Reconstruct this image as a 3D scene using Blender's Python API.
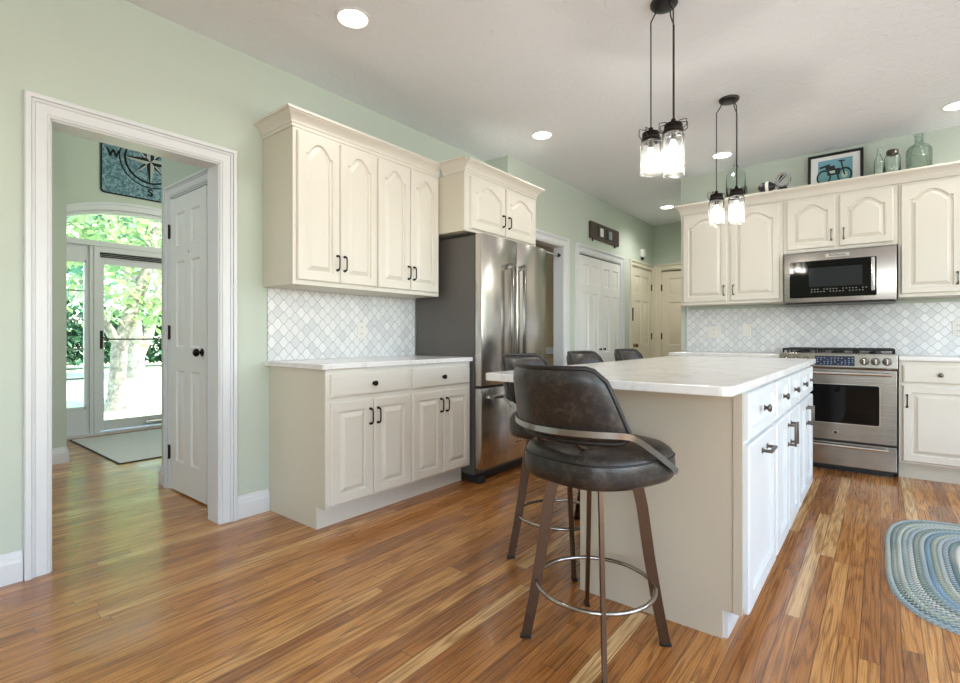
import bpy, bmesh, math, random
from mathutils import Vector, Matrix
random.seed(7)
PI = math.pi
SC = bpy.context.scene
for o in list(bpy.data.objects): bpy.data.objects.remove(o)
COL = SC.collection

# ---------------------------------------------------------------- camera
cd = bpy.data.cameras.new('camera'); cam = bpy.data.objects.new('camera', cd); COL.objects.link(cam)
FPX = 500.9
cd.sensor_width = 36.0; cd.sensor_fit = 'HORIZONTAL'; cd.lens = 36.0 * FPX / 960.0
cd.shift_y = -(341.5 - 337.0) / 960.0
cd.clip_start = 0.05; cd.clip_end = 300
cam.location = (0, 0, 1.06)
cam.rotation_euler = (PI / 2, 0, 0.67475)
SC.camera = cam

# ---------------------------------------------------------------- light, sky, exposure
SC.view_settings.view_transform = 'Standard'; SC.view_settings.look = 'None'
SC.view_settings.gamma = 1.0; SC.view_settings.use_curve_mapping = False
SC.view_settings.exposure = 0.56
SC.cycles.max_bounces = 10; SC.cycles.diffuse_bounces = 5; SC.cycles.glossy_bounces = 5
SC.cycles.transmission_bounces = 10; SC.cycles.transparent_max_bounces = 16
SC.cycles.caustics_reflective = False; SC.cycles.caustics_refractive = False
SC.cycles.sample_clamp_indirect = 6.0
SC.cycles.use_denoising = True
w = bpy.data.worlds.new('sky'); SC.world = w; w.use_nodes = True
wn = w.node_tree.nodes; wl = w.node_tree.links
sky = wn.new('ShaderNodeTexSky'); sky.sky_type = 'NISHITA'; sky.sun_disc = False
sky.sun_elevation = math.radians(48); sky.sun_rotation = math.radians(40)
wn['Background'].inputs['Strength'].default_value = .75
wl.new(sky.outputs[0], wn['Background'].inputs['Color'])

def lamp(kind, name, loc, energy, color=(1, 1, 1), **kw):
    l = bpy.data.lights.new(name, kind); l.energy = energy; l.color = color
    o = bpy.data.objects.new(name, l); COL.objects.link(o); o.location = loc
    for k, v in kw.items():
        if k == 'aim':
            o.rotation_euler = (Vector(v)).to_track_quat('-Z', 'Y').to_euler()
        else: setattr(l, k, v)
    return o
lamp('SUN', 'sun', (0, 0, 30), 9.0, (1, .95, .86), aim=(-.35, -.45, -.82), angle=.009)
# unseen windows behind and beside the camera; lamps tilted up as ceiling fill
DAY = (.93, .97, 1.0)
lamp('AREA', 'window_fill', (3.46, .9, 1.45), 80, DAY, shape='RECTANGLE', size=4.2, size_y=1.9, aim=(-1, 0, 1.6))
lamp('AREA', 'window_fill', (2.05, -2.96, 1.45), 66, DAY, shape='RECTANGLE', size=2.4, size_y=2.0, aim=(-.45, 1, 1.4))
lamp('AREA', 'window_fill', (3.46, 4.3, 1.7), 16, DAY, shape='RECTANGLE', size=1.2, size_y=1.1, aim=(-1, 0, .5))
lamp('AREA', 'foyer_fill', (-5.2, 3.34, 2.5), 34, (1, .96, .86), shape='RECTANGLE', size=2.0, size_y=1.8, aim=(-.35, -1, -.05))  # added fill lamp for the entry wall; the wall behind has no window
lamp('AREA', 'foyer_fill', (-4.4, -1.25, 2.2), 14, DAY, shape='RECTANGLE', size=1.6, size_y=2.0, aim=(0, 1, .05))  # added fill brightening the foyer; no window opens here

# ================================================================ materials
def new_mat(name):
    m = bpy.data.materials.new(name); m.use_nodes = True
    nt = m.node_tree; return m, nt, nt.nodes['Principled BSDF'], nt.nodes['Material Output']
def lin(c):
    return tuple(((x / 255) / 12.92 if x / 255 <= .04045 else ((x / 255 + .055) / 1.055) ** 2.4) for x in c) + (1,)
class G:
    """small helper to write shader graphs"""
    def __init__(s, nt): s.nt = nt
    def node(s, t, **props):
        n = s.nt.nodes.new(t)
        for k, v in props.items(): setattr(n, k, v)
        return n
    def put(s, sock, v):
        if hasattr(v, 'is_output') or isinstance(v, bpy.types.NodeSocket): s.nt.links.new(v, sock)
        else: sock.default_value = v
    def m(s, op, a, b=0.0, c=None, clamp=False):
        n = s.node('ShaderNodeMath', operation=op, use_clamp=clamp)
        s.put(n.inputs[0], a); s.put(n.inputs[1], b)
        if c is not None: s.put(n.inputs[2], c)
        return n.outputs[0]
    def xyz(s, coord='Object'):
        tc = s.node('ShaderNodeTexCoord'); sp = s.node('ShaderNodeSeparateXYZ')
        s.nt.links.new(tc.outputs[coord], sp.inputs[0]); return tc.outputs[coord], sp.outputs
    def world(s):
        g = s.node('ShaderNodeNewGeometry'); sp = s.node('ShaderNodeSeparateXYZ')
        s.nt.links.new(g.outputs['Position'], sp.inputs[0]); return g.outputs['Position'], sp.outputs
    def comb(s, x, y, z=0.0):
        n = s.node('ShaderNodeCombineXYZ')
        for i, v in enumerate((x, y, z)): s.put(n.inputs[i], v)
        return n.outputs[0]
    def noise(s, vec, scale, detail=3, rough=.55, dist=0.0, out='Fac'):
        n = s.node('ShaderNodeTexNoise')
        if vec is not None: s.put(n.inputs['Vector'], vec)
        n.inputs['Scale'].default_value = scale; n.inputs['Detail'].default_value = detail
        n.inputs['Roughness'].default_value = rough; n.inputs['Distortion'].default_value = dist
        return n.outputs[out]
    def white(s, vec):
        n = s.node('ShaderNodeTexWhiteNoise', noise_dimensions='3D'); s.put(n.inputs['Vector'], vec); return n.outputs['Value']
    def ramp(s, fac, stops, interp='LINEAR'):
        n = s.node('ShaderNodeValToRGB'); n.color_ramp.interpolation = interp
        e = n.color_ramp.elements
        while len(e) < len(stops): e.new(.5)
        for i, (p, c) in enumerate(stops): e[i].position = p; e[i].color = c if len(c) == 4 else tuple(c) + (1,)
        s.put(n.inputs[0], fac); return n.outputs[0]
    def mix(s, fac, a, b, mode='MIX'):
        n = s.node('ShaderNodeMix', data_type='RGBA', blend_type=mode)
        s.put(n.inputs[0], fac); s.put(n.inputs[6], a); s.put(n.inputs[7], b); return n.outputs[2]
    def bump(s, h, strength=.2, dist=.01):
        n = s.node('ShaderNodeBump'); n.inputs['Strength'].default_value = strength; n.inputs['Distance'].default_value = dist
        s.put(n.inputs['Height'], h); return n.outputs[0]

def paint(name, rgb, rough=.5, bump=0.0, scale=60, spec=.5, coat=0):
    m, nt, b, o = new_mat(name); g = G(nt); c = lin(rgb)
    vec, p = g.world()
    v = g.noise(vec, 3.0, 2)
    col = g.mix(v, tuple(x * .97 for x in c[:3]) + (1,), tuple(min(1, x * 1.03) for x in c[:3]) + (1,))
    nt.links.new(col, b.inputs['Base Color']); b.inputs['Roughness'].default_value = rough
    b.inputs['Specular IOR Level'].default_value = spec; b.inputs['Coat Weight'].default_value = coat
    if bump: nt.links.new(g.bump(g.noise(vec, scale, 3), bump, .004), b.inputs['Normal'])
    return m
def metal(name, rgb, rough=.3, brushed=None, aniso=0, var=.12, mottled=0):
    m, nt, b, o = new_mat(name); g = G(nt); c = lin(rgb)
    b.inputs['Metallic'].default_value = 1.0
    vec, p = g.world()
    if brushed:
        sc = {'x': (2, 300, 300), 'y': (300, 2, 300), 'z': (300, 300, 2)}[brushed]
        mp = g.node('ShaderNodeMapping'); mp.inputs['Scale'].default_value = sc; g.put(mp.inputs['Vector'], vec)
        n1 = g.noise(mp.outputs[0], 1.0, 3)
        r = g.m('ADD', g.m('MULTIPLY', n1, .2), rough - .1)
        nt.links.new(r, b.inputs['Roughness'])
        col = g.mix(n1, tuple(x * (1 - var) for x in c[:3]) + (1,), tuple(min(1, x * (1 + var)) for x in c[:3]) + (1,))
        nt.links.new(col, b.inputs['Base Color'])
        nt.links.new(g.bump(n1, .04, .001), b.inputs['Normal'])
    else:
        n1 = g.noise(vec, 35, 4)
        col = g.mix(n1, tuple(x * (1 - var) for x in c[:3]) + (1,), tuple(min(1, x * (1 + var)) for x in c[:3]) + (1,))
        nt.links.new(col, b.inputs['Base Color']); b.inputs['Roughness'].default_value = rough
    return m
def emit(name, rgb, s, base=(255, 255, 255)):
    m, nt, b, o = new_mat(name); b.inputs['Base Color'].default_value = lin(base)
    b.inputs['Emission Color'].default_value = lin(rgb); b.inputs['Emission Strength'].default_value = s
    return m
def glass(name, tint=(1, 1, 1), rough=0.0, thin=False, bumpy=0, milk=0):
    m, nt, b, o = new_mat(name); g = G(nt)
    if thin:      # window pane: clear with a fresnel reflection
        nt.nodes.remove(b)
        t = g.node('ShaderNodeBsdfTransparent'); t.inputs[0].default_value = tuple(tint) + (1,)
        gl = g.node('ShaderNodeBsdfGlossy'); gl.inputs['Roughness'].default_value = .01
        f = g.node('ShaderNodeFresnel'); f.inputs[0].default_value = 1.35
        mx = g.node('ShaderNodeMixShader'); nt.links.new(f.outputs[0], mx.inputs[0])
        nt.links.new(t.outputs[0], mx.inputs[1]); nt.links.new(gl.outputs[0], mx.inputs[2]); nt.links.new(mx.outputs[0], o.inputs[0])
        if milk:      # pressed glass scatters a little of the bulb's light
            f.inputs[0].default_value = 1.2
            tl = g.node('ShaderNodeBsdfTranslucent'); m2 = g.node('ShaderNodeMixShader'); m2.inputs[0].default_value = milk
            nt.links.new(mx.outputs[0], m2.inputs[1]); nt.links.new(tl.outputs[0], m2.inputs[2]); nt.links.new(m2.outputs[0], o.inputs[0])
    else:
        b.inputs['Base Color'].default_value = tuple(tint) + (1,); b.inputs['Transmission Weight'].default_value = 1.0
        b.inputs['Roughness'].default_value = rough; b.inputs['IOR'].default_value = 1.45
        if bumpy:
            vec, p = g.world(); v = g.node('ShaderNodeTexVoronoi'); v.inputs['Scale'].default_value = bumpy; g.put(v.inputs['Vector'], vec)
            nt.links.new(g.bump(v.outputs['Distance'], .8, .01), b.inputs['Normal'])
    return m

M = {}
M['sage'] = paint('sage_wall_paint', (194, 204, 192), .55, .05, 160, .3)
M['trim'] = paint('white_trim_paint', (218, 221, 224), .35)
M['doorpaint'] = paint('white_door_paint', (226, 227, 226), .4)
M['hall_doorpaint'] = paint('cream_door_paint', (226, 219, 200), .4)
M['tan'] = paint('tan_wall_paint', (190, 172, 140), .6)
M['cab'] = paint('cream_cabinet_paint', (223, 219, 209), .38, .02, 90)
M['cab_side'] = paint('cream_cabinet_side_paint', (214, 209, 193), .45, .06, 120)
M['cab_white'] = paint('white_island_paint', (216, 219, 221), .35)
M['panel'] = paint('greige_island_panel', (200, 190, 172), .5, .06, 200)
M['bronze'] = metal('dark_bronze', (48, 42, 40), .35)
M['pewter'] = metal('pewter_hardware', (108, 102, 96), .3)
M['black'] = paint('black_enamel', (18, 18, 19), .35)
M['black_iron'] = paint('black_cast_iron', (22, 22, 23), .6, .2, 200)
M['fridge_side'] = paint('charcoal_fridge_side', (92, 88, 84), .4, .02, 200)
M['dark_plastic'] = paint('dark_plastic', (40, 40, 42), .5)
M['steel_x'] = metal('stainless_brushed_along', (204, 200, 195), .24, 'z', var=.05)
M['steel_h'] = metal('stainless_brushed_across', (168, 164, 160), .24, 'x', var=.05)
M['chrome'] = metal('polished_steel', (225, 225, 226), .15, var=.03)
M['steel_dark'] = metal('dark_polished_steel', (150, 148, 146), .2, var=.03)
M['gunmetal'] = metal('gunmetal_ring', (172, 168, 164), .22)
M['legmetal'] = metal('taupe_metal', (96, 76, 62), .38)
M['blackglass'] = paint('black_glass', (5, 5, 7), .05, spec=.3)
M['mwglass'] = paint('smoked_glass', (40, 44, 48), .07, spec=.3)
M['clearglass'] = glass('clear_pane', (.97, .99, .98), thin=True)
M['jar'] = glass('clear_jar_glass', (.98, .99, 1), thin=True, milk=.03)
M['greenglass'] = glass('green_bottle_glass', (.88, .94, .91), 0.02)
M['bumpyglass'] = glass('hammered_green_glass', (.72, .80, .74), 0.04, bumpy=55)
M['paleglass'] = glass('pale_bottle_glass', (.90, .95, .93), 0.02)
M['bulb'] = emit('glowing_bulb', (255, 246, 230), 12)
M['downlight'] = emit('glowing_downlight', (255, 250, 240), 9)
M['ivory'] = paint('ivory_plastic', (226, 224, 218), .4)
M['white'] = paint('white_plastic', (236, 236, 234), .4)
M['matboard'] = paint('white_mat_board', (238, 238, 236), .7)
M['brass'] = metal('antique_brass', (120, 92, 58), .3)
M['darkwood'] = paint('dark_walnut', (62, 42, 32), .45, .2, 60)
M['frameblack'] = paint('black_frame', (16, 16, 17), .4)
M['concrete'] = paint('porch_concrete', (190, 186, 178), .8)

def ceiling_mat():
    m, nt, b, o = new_mat('textured_ceiling'); g = G(nt); vec, p = g.world()
    b.inputs['Base Color'].default_value = lin((236, 240, 245)); b.inputs['Roughness'].default_value = .8
    n = g.noise(vec, 14, 5, .6, 1.5); nt.links.new(g.bump(n, .42, .025), b.inputs['Normal']); return m
M['ceiling'] = ceiling_mat()

def floor_mat():
    m, nt, b, o = new_mat('oak_strip_floor'); g = G(nt); vec, p = g.world()
    X, Y = p[0], p[1]; W = .0575
    fx = g.m('DIVIDE', X, W); i = g.m('FLOOR', fx); u = g.m('FRACT', fx)
    r1 = g.white(g.comb(i, 3.1, 0)); r2 = g.white(g.comb(i, 9.7, 2))
    L = g.m('ADD', .75, g.m('MULTIPLY', r1, 1.2))
    fy = g.m('DIVIDE', g.m('ADD', Y, g.m('MULTIPLY', r2, 7.0)), L); j = g.m('FLOOR', fy); v = g.m('FRACT', fy)
    rnd = g.white(g.comb(i, j, 5.0)); rnd2 = g.white(g.comb(i, j, 11.0))
    base = g.ramp(rnd, [(0, lin((150, 96, 50))), (.15, lin((170, 110, 56))), (.45, lin((196, 134, 70))), (.75, lin((210, 150, 84))), (.93, lin((220, 166, 102))), (1, lin((234, 196, 142)))])
    # grain: stretched noise, offset for each board, bent into cathedral figures
    ox = g.m('MULTIPLY', rnd, 40.0); oy = g.m('MULTIPLY', rnd2, 60.0)
    gv = g.comb(g.m('ADD', g.m('MULTIPLY', X, 17.0), ox), g.m('ADD', g.m('MULTIPLY', Y, 1.1), oy), 0)
    warp = g.noise(gv, 1.0, 2, .5)
    rings = g.m('SINE', g.m('MULTIPLY', warp, 44.0))
    rings = g.m('ADD', .5, g.m('MULTIPLY', rings, .5))
    gv2 = g.comb(g.m('ADD', g.m('MULTIPLY', X, 260.0), ox), g.m('ADD', g.m('MULTIPLY', Y, 3.0), oy), 0)
    pores = g.noise(gv2, 1.0, 3, .6)
    pm = g.ramp(pores, [(.40, (0, 0, 0, 1)), (.62, (1, 1, 1, 1))])
    k1 = g.m('SUBTRACT', 1.0, g.m('MULTIPLY', g.m('POWER', rings, 2.0), .46))
    k2 = g.m('SUBTRACT', 1.0, g.m('MULTIPLY', g.m('SUBTRACT', 1.0, pm), .20)); kk = g.m('MULTIPLY', k1, k2)
    k3 = g.m('POWER', kk, 1.25); k4 = g.m('POWER', kk, 1.6)
    c2 = g.mix(1.0, base, g.comb(kk, k3, k4), 'MULTIPLY')
    tone = g.noise(gv, .35, 2)
    c2 = g.mix(g.m('MULTIPLY', tone, .2), c2, lin((206, 142, 78)))
    du = g.m('MULTIPLY', g.m('MINIMUM', u, g.m('SUBTRACT', 1.0, u)), W)
    dv = g.m('MULTIPLY', g.m('MINIMUM', v, g.m('SUBTRACT', 1.0, v)), L)
    gap = g.m('LESS_THAN', g.m('MINIMUM', du, dv), .0013)
    col = g.mix(g.m('MULTIPLY', gap, .8), c2, lin((70, 40, 22)))
    nt.links.new(col, b.inputs['Base Color'])
    nt.links.new(g.m('ADD', .22, g.m('MULTIPLY', pores, .12)), b.inputs['Roughness'])
    b.inputs['Coat Weight'].default_value = .3; b.inputs['Coat Roughness'].default_value = .10
    h = g.m('SUBTRACT', g.m('MULTIPLY', pores, .15), gap)
    nt.links.new(g.bump(h, .12, .002), b.inputs['Normal'])
    return m
M['floor'] = floor_mat()

def quartz():
    m, nt, b, o = new_mat('white_quartz'); g = G(nt); vec, p = g.world()
    n = g.noise(vec, 2.2, 5, .6, 1.2)
    v = g.m('ABSOLUTE', g.m('SUBTRACT', n, .5))
    vein = g.ramp(v, [(0, lin((218, 216, 214))), (.012, lin((228, 227, 225))), (.05, lin((234, 233, 232)))])
    sp = g.noise(vec, 90, 2); col = g.mix(g.m('MULTIPLY', sp, .10), vein, lin((212, 208, 202)))
    nt.links.new(col, b.inputs['Base Color']); b.inputs['Roughness'].default_value = .16
    return m
M['quartz'] = quartz()

def lantern(name, along):      # marble lantern (arabesque) tile, pattern runs on the wall plane
    m, nt, b, o = new_mat(name); g = G(nt); vec, p = g.world()
    s = g.m('DIVIDE', p[0] if along == 'x' else p[1], .080); t = g.m('DIVIDE', p[2], .076)
    a0 = g.m('ADD', s, t); b0 = g.m('SUBTRACT', s, t)
    a = g.m('ADD', a0, g.m('MULTIPLY', g.m('SINE', g.m('MULTIPLY', b0, 2 * PI)), -.045))
    c = g.m('ADD', b0, g.m('MULTIPLY', g.m('SINE', g.m('MULTIPLY', a0, 2 * PI)), -.045))
    def dist(x):
        f = g.m('FRACT', x); return g.m('MINIMUM', f, g.m('SUBTRACT', 1.0, f))
    d = g.m('MINIMUM', dist(a), dist(c))
    rnd = g.white(g.comb(g.m('FLOOR', a), g.m('FLOOR', c), 1.0))
    marb = g.noise(vec, 9, 5, .6, 2.0)
    tile = g.ramp(g.m('ADD', g.m('MULTIPLY', rnd, .7), g.m('MULTIPLY', marb, .3)), [(0.05, lin((206, 209, 212))), (.5, lin((224, 225, 226))), (1, lin((234, 235, 235)))])
    gr = g.ramp(d, [(.022, (1, 1, 1, 1)), (.045, (0, 0, 0, 1))])
    col = g.mix(gr, tile, lin((178, 181, 184)))
    nt.links.new(col, b.inputs['Base Color']); b.inputs['Roughness'].default_value = .22
    nt.links.new(g.bump(g.m('SUBTRACT', 1.0, gr), .35, .003), b.inputs['Normal'])
    return m
M['tile_x'] = lantern('lantern_tile_on_range_wall', 'x'); M['tile_y'] = lantern('lantern_tile_on_side_wall', 'y')

def leather():
    m, nt, b, o = new_mat('distressed_leather'); g = G(nt); vec, p = g.xyz('Object')
    n1 = g.noise(vec, 16, 5, .65, .6); n2 = g.noise(vec, 60, 4, .7)
    f = g.m('ADD', g.m('MULTIPLY', n1, .6), g.m('MULTIPLY', n2, .4))
    col = g.ramp(f, [(.36, lin((26, 23, 22))), (.5, lin((42, 37, 34))), (.64, lin((72, 65, 60)))])
    nt.links.new(col, b.inputs['Base Color']); b.inputs['Roughness'].default_value = .35
    nt.links.new(g.bump(g.noise(vec, 140, 3), .25, .002), b.inputs['Normal']); return m
M['leather'] = leather()
M['piping'] = paint('black_piping', (24, 22, 22), .5)

def denim():
    m, nt, b, o = new_mat('teal_flecked_cloth'); g = G(nt); vec, p = g.world()
    n = g.noise(vec, 38, 4, .7)
    col = g.ramp(n, [(.35, lin((66, 98, 112))), (.5, lin((98, 134, 146))), (.62, lin((150, 178, 186)))])
    nt.links.new(col, b.inputs['Base Color']); b.inputs['Roughness'].default_value = .9; return m
M['denim'] = denim()
M['compassgrey'] = paint('pale_grey_cloth', (170, 176, 172), .9)
M['clothblack'] = paint('black_cloth', (22, 26, 30), .9)

def mat_rug():
    m, nt, b, o = new_mat('grey_doormat'); g = G(nt); vec, p = g.world()
    n = g.noise(vec, 120, 3, .7); n2 = g.noise(vec, 5, 3)
    col = g.mix(g.m('MULTIPLY', n2, .5), g.ramp(n, [(.35, lin((196, 194, 192))), (.65, lin((232, 230, 228)))]), lin((205, 205, 205)))
    nt.links.new(col, b.inputs['Base Color']); b.inputs['Roughness'].default_value = .95
    nt.links.new(g.bump(n, .5, .004), b.inputs['Normal']); return m
M['doormat'] = mat_rug()

def braid():
    m, nt, b, o = new_mat('braided_wool'); g = G(nt)
    uv = g.node('ShaderNodeUVMap'); sp = g.node('ShaderNodeSeparateXYZ'); nt.links.new(uv.outputs[0], sp.inputs[0])
    u, v = sp.outputs[0], sp.outputs[1]
    ring = g.m('FLOOR', v); fv = g.m('FRACT', v)
    r = g.white(g.comb(ring, 4.2, 1)); r2 = g.white(g.comb(ring, 8.8, 3))
    seg = g.m('FLOOR', g.m('MULTIPLY', u, 1.7)); drift = g.noise(g.comb(g.m('MULTIPLY', u, 1.4), g.m('MULTIPLY', ring, 7.3), 0), 1.0, 2)
    f = g.m('FRACT', g.m('ADD', r, g.m('MULTIPLY', drift, .35)))
    ca = g.ramp(f, [(0, lin((112, 156, 192))), (.18, lin((206, 206, 194))), (.34, lin((150, 166, 152))), (.48, lin((220, 218, 206))), (.62, lin((112, 148, 176))), (.76, lin((186, 190, 172))), (.9, lin((84, 108, 106))), (1, lin((128, 168, 200)))])
    cb = g.ramp(r2, [(0, lin((226, 226, 216))), (.4, lin((120, 150, 172))), (.7, lin((64, 86, 86))), (1, lin((214, 212, 198)))])
    z = g.m('ADD', g.m('MULTIPLY', u, 44.0), g.m('MULTIPLY', g.m('ABSOLUTE', g.m('SUBTRACT', fv, .5)), 1.6))
    st = g.m('FRACT', z)
    k = g.m('GREATER_THAN', st, .62)
    col = g.mix(g.m('MULTIPLY', k, .85), ca, cb)
    dk = g.m('LESS_THAN', g.m('MINIMUM', st, g.m('SUBTRACT', 1.0, st)), .07)
    col = g.mix(g.m('MULTIPLY', dk, .35), col, lin((80, 88, 88)))
    nt.links.new(col, b.inputs['Base Color']); b.inputs['Roughness'].default_value = .95
    b.inputs['Specular IOR Level'].default_value = .1
    nt.links.new(g.bump(g.m('SINE', g.m('MULTIPLY', st, PI)), .6, .006), b.inputs['Normal'])
    return m
M['braid'] = braid()
M['rugedge'] = paint('dark_rug_underside', (62, 64, 62), .95)

def leafy(name, cols, back=.35):
    m, nt, b, o = new_mat(name); g = G(nt)
    gi = g.node('ShaderNodeNewGeometry')
    st = [(k / (len(cols) - 1), lin(c)) for k, c in enumerate(cols)]
    col = g.ramp(gi.outputs['Random Per Island'], st)
    nt.links.new(col, b.inputs['Base Color']); b.inputs['Roughness'].default_value = .6
    tr = g.node('ShaderNodeBsdfTranslucent'); nt.links.new(col, tr.inputs[0])
    mx = g.node('ShaderNodeMixShader'); mx.inputs[0].default_value = back
    nt.links.new(b.outputs[0], mx.inputs[1]); nt.links.new(tr.outputs[0], mx.inputs[2]); nt.links.new(mx.outputs[0], o.inputs[0]); return m
M['leaf_light'] = leafy('sunny_leaves', [(118, 160, 120), (170, 196, 140), (204, 214, 160), (140, 180, 142)])
M['leaf_blue'] = leafy('blue_green_leaves', [(70, 130, 112), (104, 162, 136), (156, 198, 164), (84, 142, 116)])
M['leaf_dark'] = leafy('dark_leaves', [(30, 62, 44), (44, 84, 56), (62, 104, 70), (80, 124, 90)])
def bark():
    m, nt, b, o = new_mat('pale_bark'); g = G(nt); vec, p = g.world()
    n = g.noise(vec, 9, 5, .7, 1.0)
    nt.links.new(g.ramp(n, [(.35, lin((112, 104, 96))), (.65, lin((186, 178, 166)))]), b.inputs['Base Color']); b.inputs['Roughness'].default_value = .9
    nt.links.new(g.bump(n, .42, .025), b.inputs['Normal']); return m
M['bark'] = bark()
def grassm():
    m, nt, b, o = new_mat('lawn_turf'); g = G(nt); vec, p = g.world()
    n = g.noise(vec, 6, 5, .7); n2 = g.noise(vec, .6, 3)
    c = g.ramp(n, [(.35, lin((150, 172, 122))), (.65, lin((198, 210, 166)))])
    nt.links.new(g.mix(g.m('MULTIPLY', n2, .5), c, lin((206, 212, 176))), b.inputs['Base Color']); b.inputs['Roughness'].default_value = .95; return m
M['lawn'] = grassm()

def picture_mat():
    m, nt, b, o = new_mat('teal_print'); g = G(nt); vec, p = g.xyz('Object')
    n = g.noise(vec, 22, 4, .6)
    nt.links.new(g.ramp(g.m('ADD', g.m('MULTIPLY', p[2], 3.2), g.m('MULTIPLY', n, .35)), [(.1, lin((96, 128, 84))), (.45, lin((104, 158, 158))), (.9, lin((120, 172, 190)))]), b.inputs['Base Color'])
    b.inputs['Roughness'].default_value = .4; return m
M['print'] = picture_mat()
M['printdark'] = paint('print_ink', (36, 44, 48), .5)
M['printlight'] = paint('print_highlight', (186, 208, 196), .5)
M['display'] = emit('blue_lit_display', (30, 62, 120), .08, (8, 14, 30))
M['displaytext'] = emit('display_digits', (130, 160, 205), .25, (150, 165, 190))
M['greyink'] = paint('grey_button_print', (150, 152, 156), .5)

# ================================================================ mesh helpers
class MB:
    def __init__(s): s.bm = bmesh.new(); s.mi = 0
    def _add(s, bm2, mat=None):
        if mat is not None: bm2.transform(mat)
        me = bpy.data.meshes.new('tmp'); bm2.to_mesh(me); bm2.free()
        n0 = len(s.bm.faces); s.bm.from_mesh(me); bpy.data.meshes.remove(me)
        if s.mi:
            s.bm.faces.ensure_lookup_table()
            for f in s.bm.faces[n0:]: f.material_index = s.mi
        return s
    def box(s, x0, x1, y0, y1, z0, z1, bev=0.0, seg=2, mat=None):
        b = bmesh.new(); bmesh.ops.create_cube(b, size=1.0)
        for v in b.verts: v.co = Vector(((x0 + x1) / 2 + v.co.x * (x1 - x0), (y0 + y1) / 2 + v.co.y * (y1 - y0), (z0 + z1) / 2 + v.co.z * (z1 - z0)))
        if bev > 0: bmesh.ops.bevel(b, geom=b.edges[:], offset=bev, segments=seg, profile=.5, affect='EDGES')
        return s._add(b, mat)
    def poly(s, verts, faces, mat=None):
        b = bmesh.new(); vs = [b.verts.new(v) for v in verts]
        for f in faces:
            try: b.faces.new([vs[i] for i in f])
            except ValueError: pass
        return s._add(b, mat)
    def prism(s, pts, axis, a, c, bev=0.0, mat=None):
        """extrude a closed outline; axis z: pts are (x,y); axis y: (x,z); axis x: (y,z)"""
        b = bmesh.new()
        def P(p, t): return {'z': (p[0], p[1], t), 'y': (p[0], t, p[1]), 'x': (t, p[0], p[1])}[axis]
        lo = [b.verts.new(P(p, a)) for p in pts]; hi = [b.verts.new(P(p, c)) for p in pts]
        n = len(pts)
        f0 = b.faces.new(lo); f1 = b.faces.new(hi)
        for i in range(n): b.faces.new((lo[i], lo[(i + 1) % n], hi[(i + 1) % n], hi[i]))
        bmesh.ops.recalc_face_normals(b, faces=b.faces[:])
        if bev > 0:
            bmesh.ops.bevel(b, geom=list(f0.edges) + list(f1.edges), offset=bev, segments=2, profile=.5, affect='EDGES')
        return s._add(b, mat)
    def tube(s, pts, r, seg=10, closed=False, mat=None, cap=True):
        b = bmesh.new(); pts = [Vector(p) for p in pts]; n = len(pts); rings = []
        rr = r if isinstance(r, (list, tuple)) else [r] * n
        up = None
        for i, p in enumerate(pts):
            if closed: t = pts[(i + 1) % n] - pts[i - 1]
            else: t = pts[min(i + 1, n - 1)] - pts[max(i - 1, 0)]
            t.normalize()
            if up is None:
                up = Vector((0, 0, 1)) if abs(t.z) < .9 else Vector((1, 0, 0))
            side = t.cross(up); side.normalize(); up = side.cross(t); up.normalize()
            rings.append([b.verts.new(p + (side * math.cos(2 * PI * k / seg) + up * math.sin(2 * PI * k / seg)) * rr[i]) for k in range(seg)])
        m = n if closed else n - 1
        for i in range(m):
            A, B = rings[i], rings[(i + 1) % n]
            for k in range(seg): b.faces.new((A[k], A[(k + 1) % seg], B[(k + 1) % seg], B[k]))
        if not closed and cap: b.faces.new(rings[0][::-1]); b.faces.new(rings[-1])
        bmesh.ops.recalc_face_normals(b, faces=b.faces[:])
        return s._add(b, mat)
    def lathe(s, prof, c=(0, 0, 0), seg=24, axis='z', mat=None):
        b = bmesh.new(); rings = []
        for r, h in prof:
            ring = []
            for k in range(seg):
                a = 2 * PI * k / seg; x, y = r * math.cos(a), r * math.sin(a)
                p = {'z': (x, y, h), 'y': (x, h, y), 'x': (h, x, y)}[axis]
                ring.append(b.verts.new((p[0] + c[0], p[1] + c[1], p[2] + c[2])))
            rings.append(ring)
        for A, B in zip(rings, rings[1:]):
            for k in range(seg): b.faces.new((A[k], A[(k + 1) % seg], B[(k + 1) % seg], B[k]))
        if prof[0][0] > 1e-6: b.faces.new(rings[0])
        if prof[-1][0] > 1e-6: b.faces.new(rings[-1])
        bmesh.ops.remove_doubles(b, verts=b.verts[:], dist=1e-6)
        bmesh.ops.recalc_face_normals(b, faces=b.faces[:])
        return s._add(b, mat)
    def build(s, name, mats, parent=None, loc=None, rz=0.0, smooth=None):
        me = bpy.data.meshes.new(name)
        bmesh.ops.recalc_face_normals(s.bm, faces=s.bm.faces[:])
        s.bm.to_mesh(me); s.bm.free()
        for m in (mats if isinstance(mats, (list, tuple)) else [mats]): me.materials.append(m)
        if smooth is not None:
            for p in me.polygons: p.use_smooth = True
            if smooth < 180: me.set_sharp_from_angle(angle=math.radians(smooth))
        o = bpy.data.objects.new(name, me); COL.objects.link(o)
        if parent is not None: o.parent = parent
        if loc is not None: o.location = loc
        o.rotation_euler.z = rz
        return o
def copy_of(mesh_obj, name, parent, loc, rz=0.0):
    c = mesh_obj.copy(); c.name = name; COL.objects.link(c); c.parent = parent; c.location = loc; c.rotation_euler = (0, 0, rz); return c
def tag(o, label=None, cat=None, group=None, kind=None):
    if label: o['label'] = label
    if cat: o['category'] = cat
    if group: o['group'] = group
    if kind: o['kind'] = kind
    return o
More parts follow.
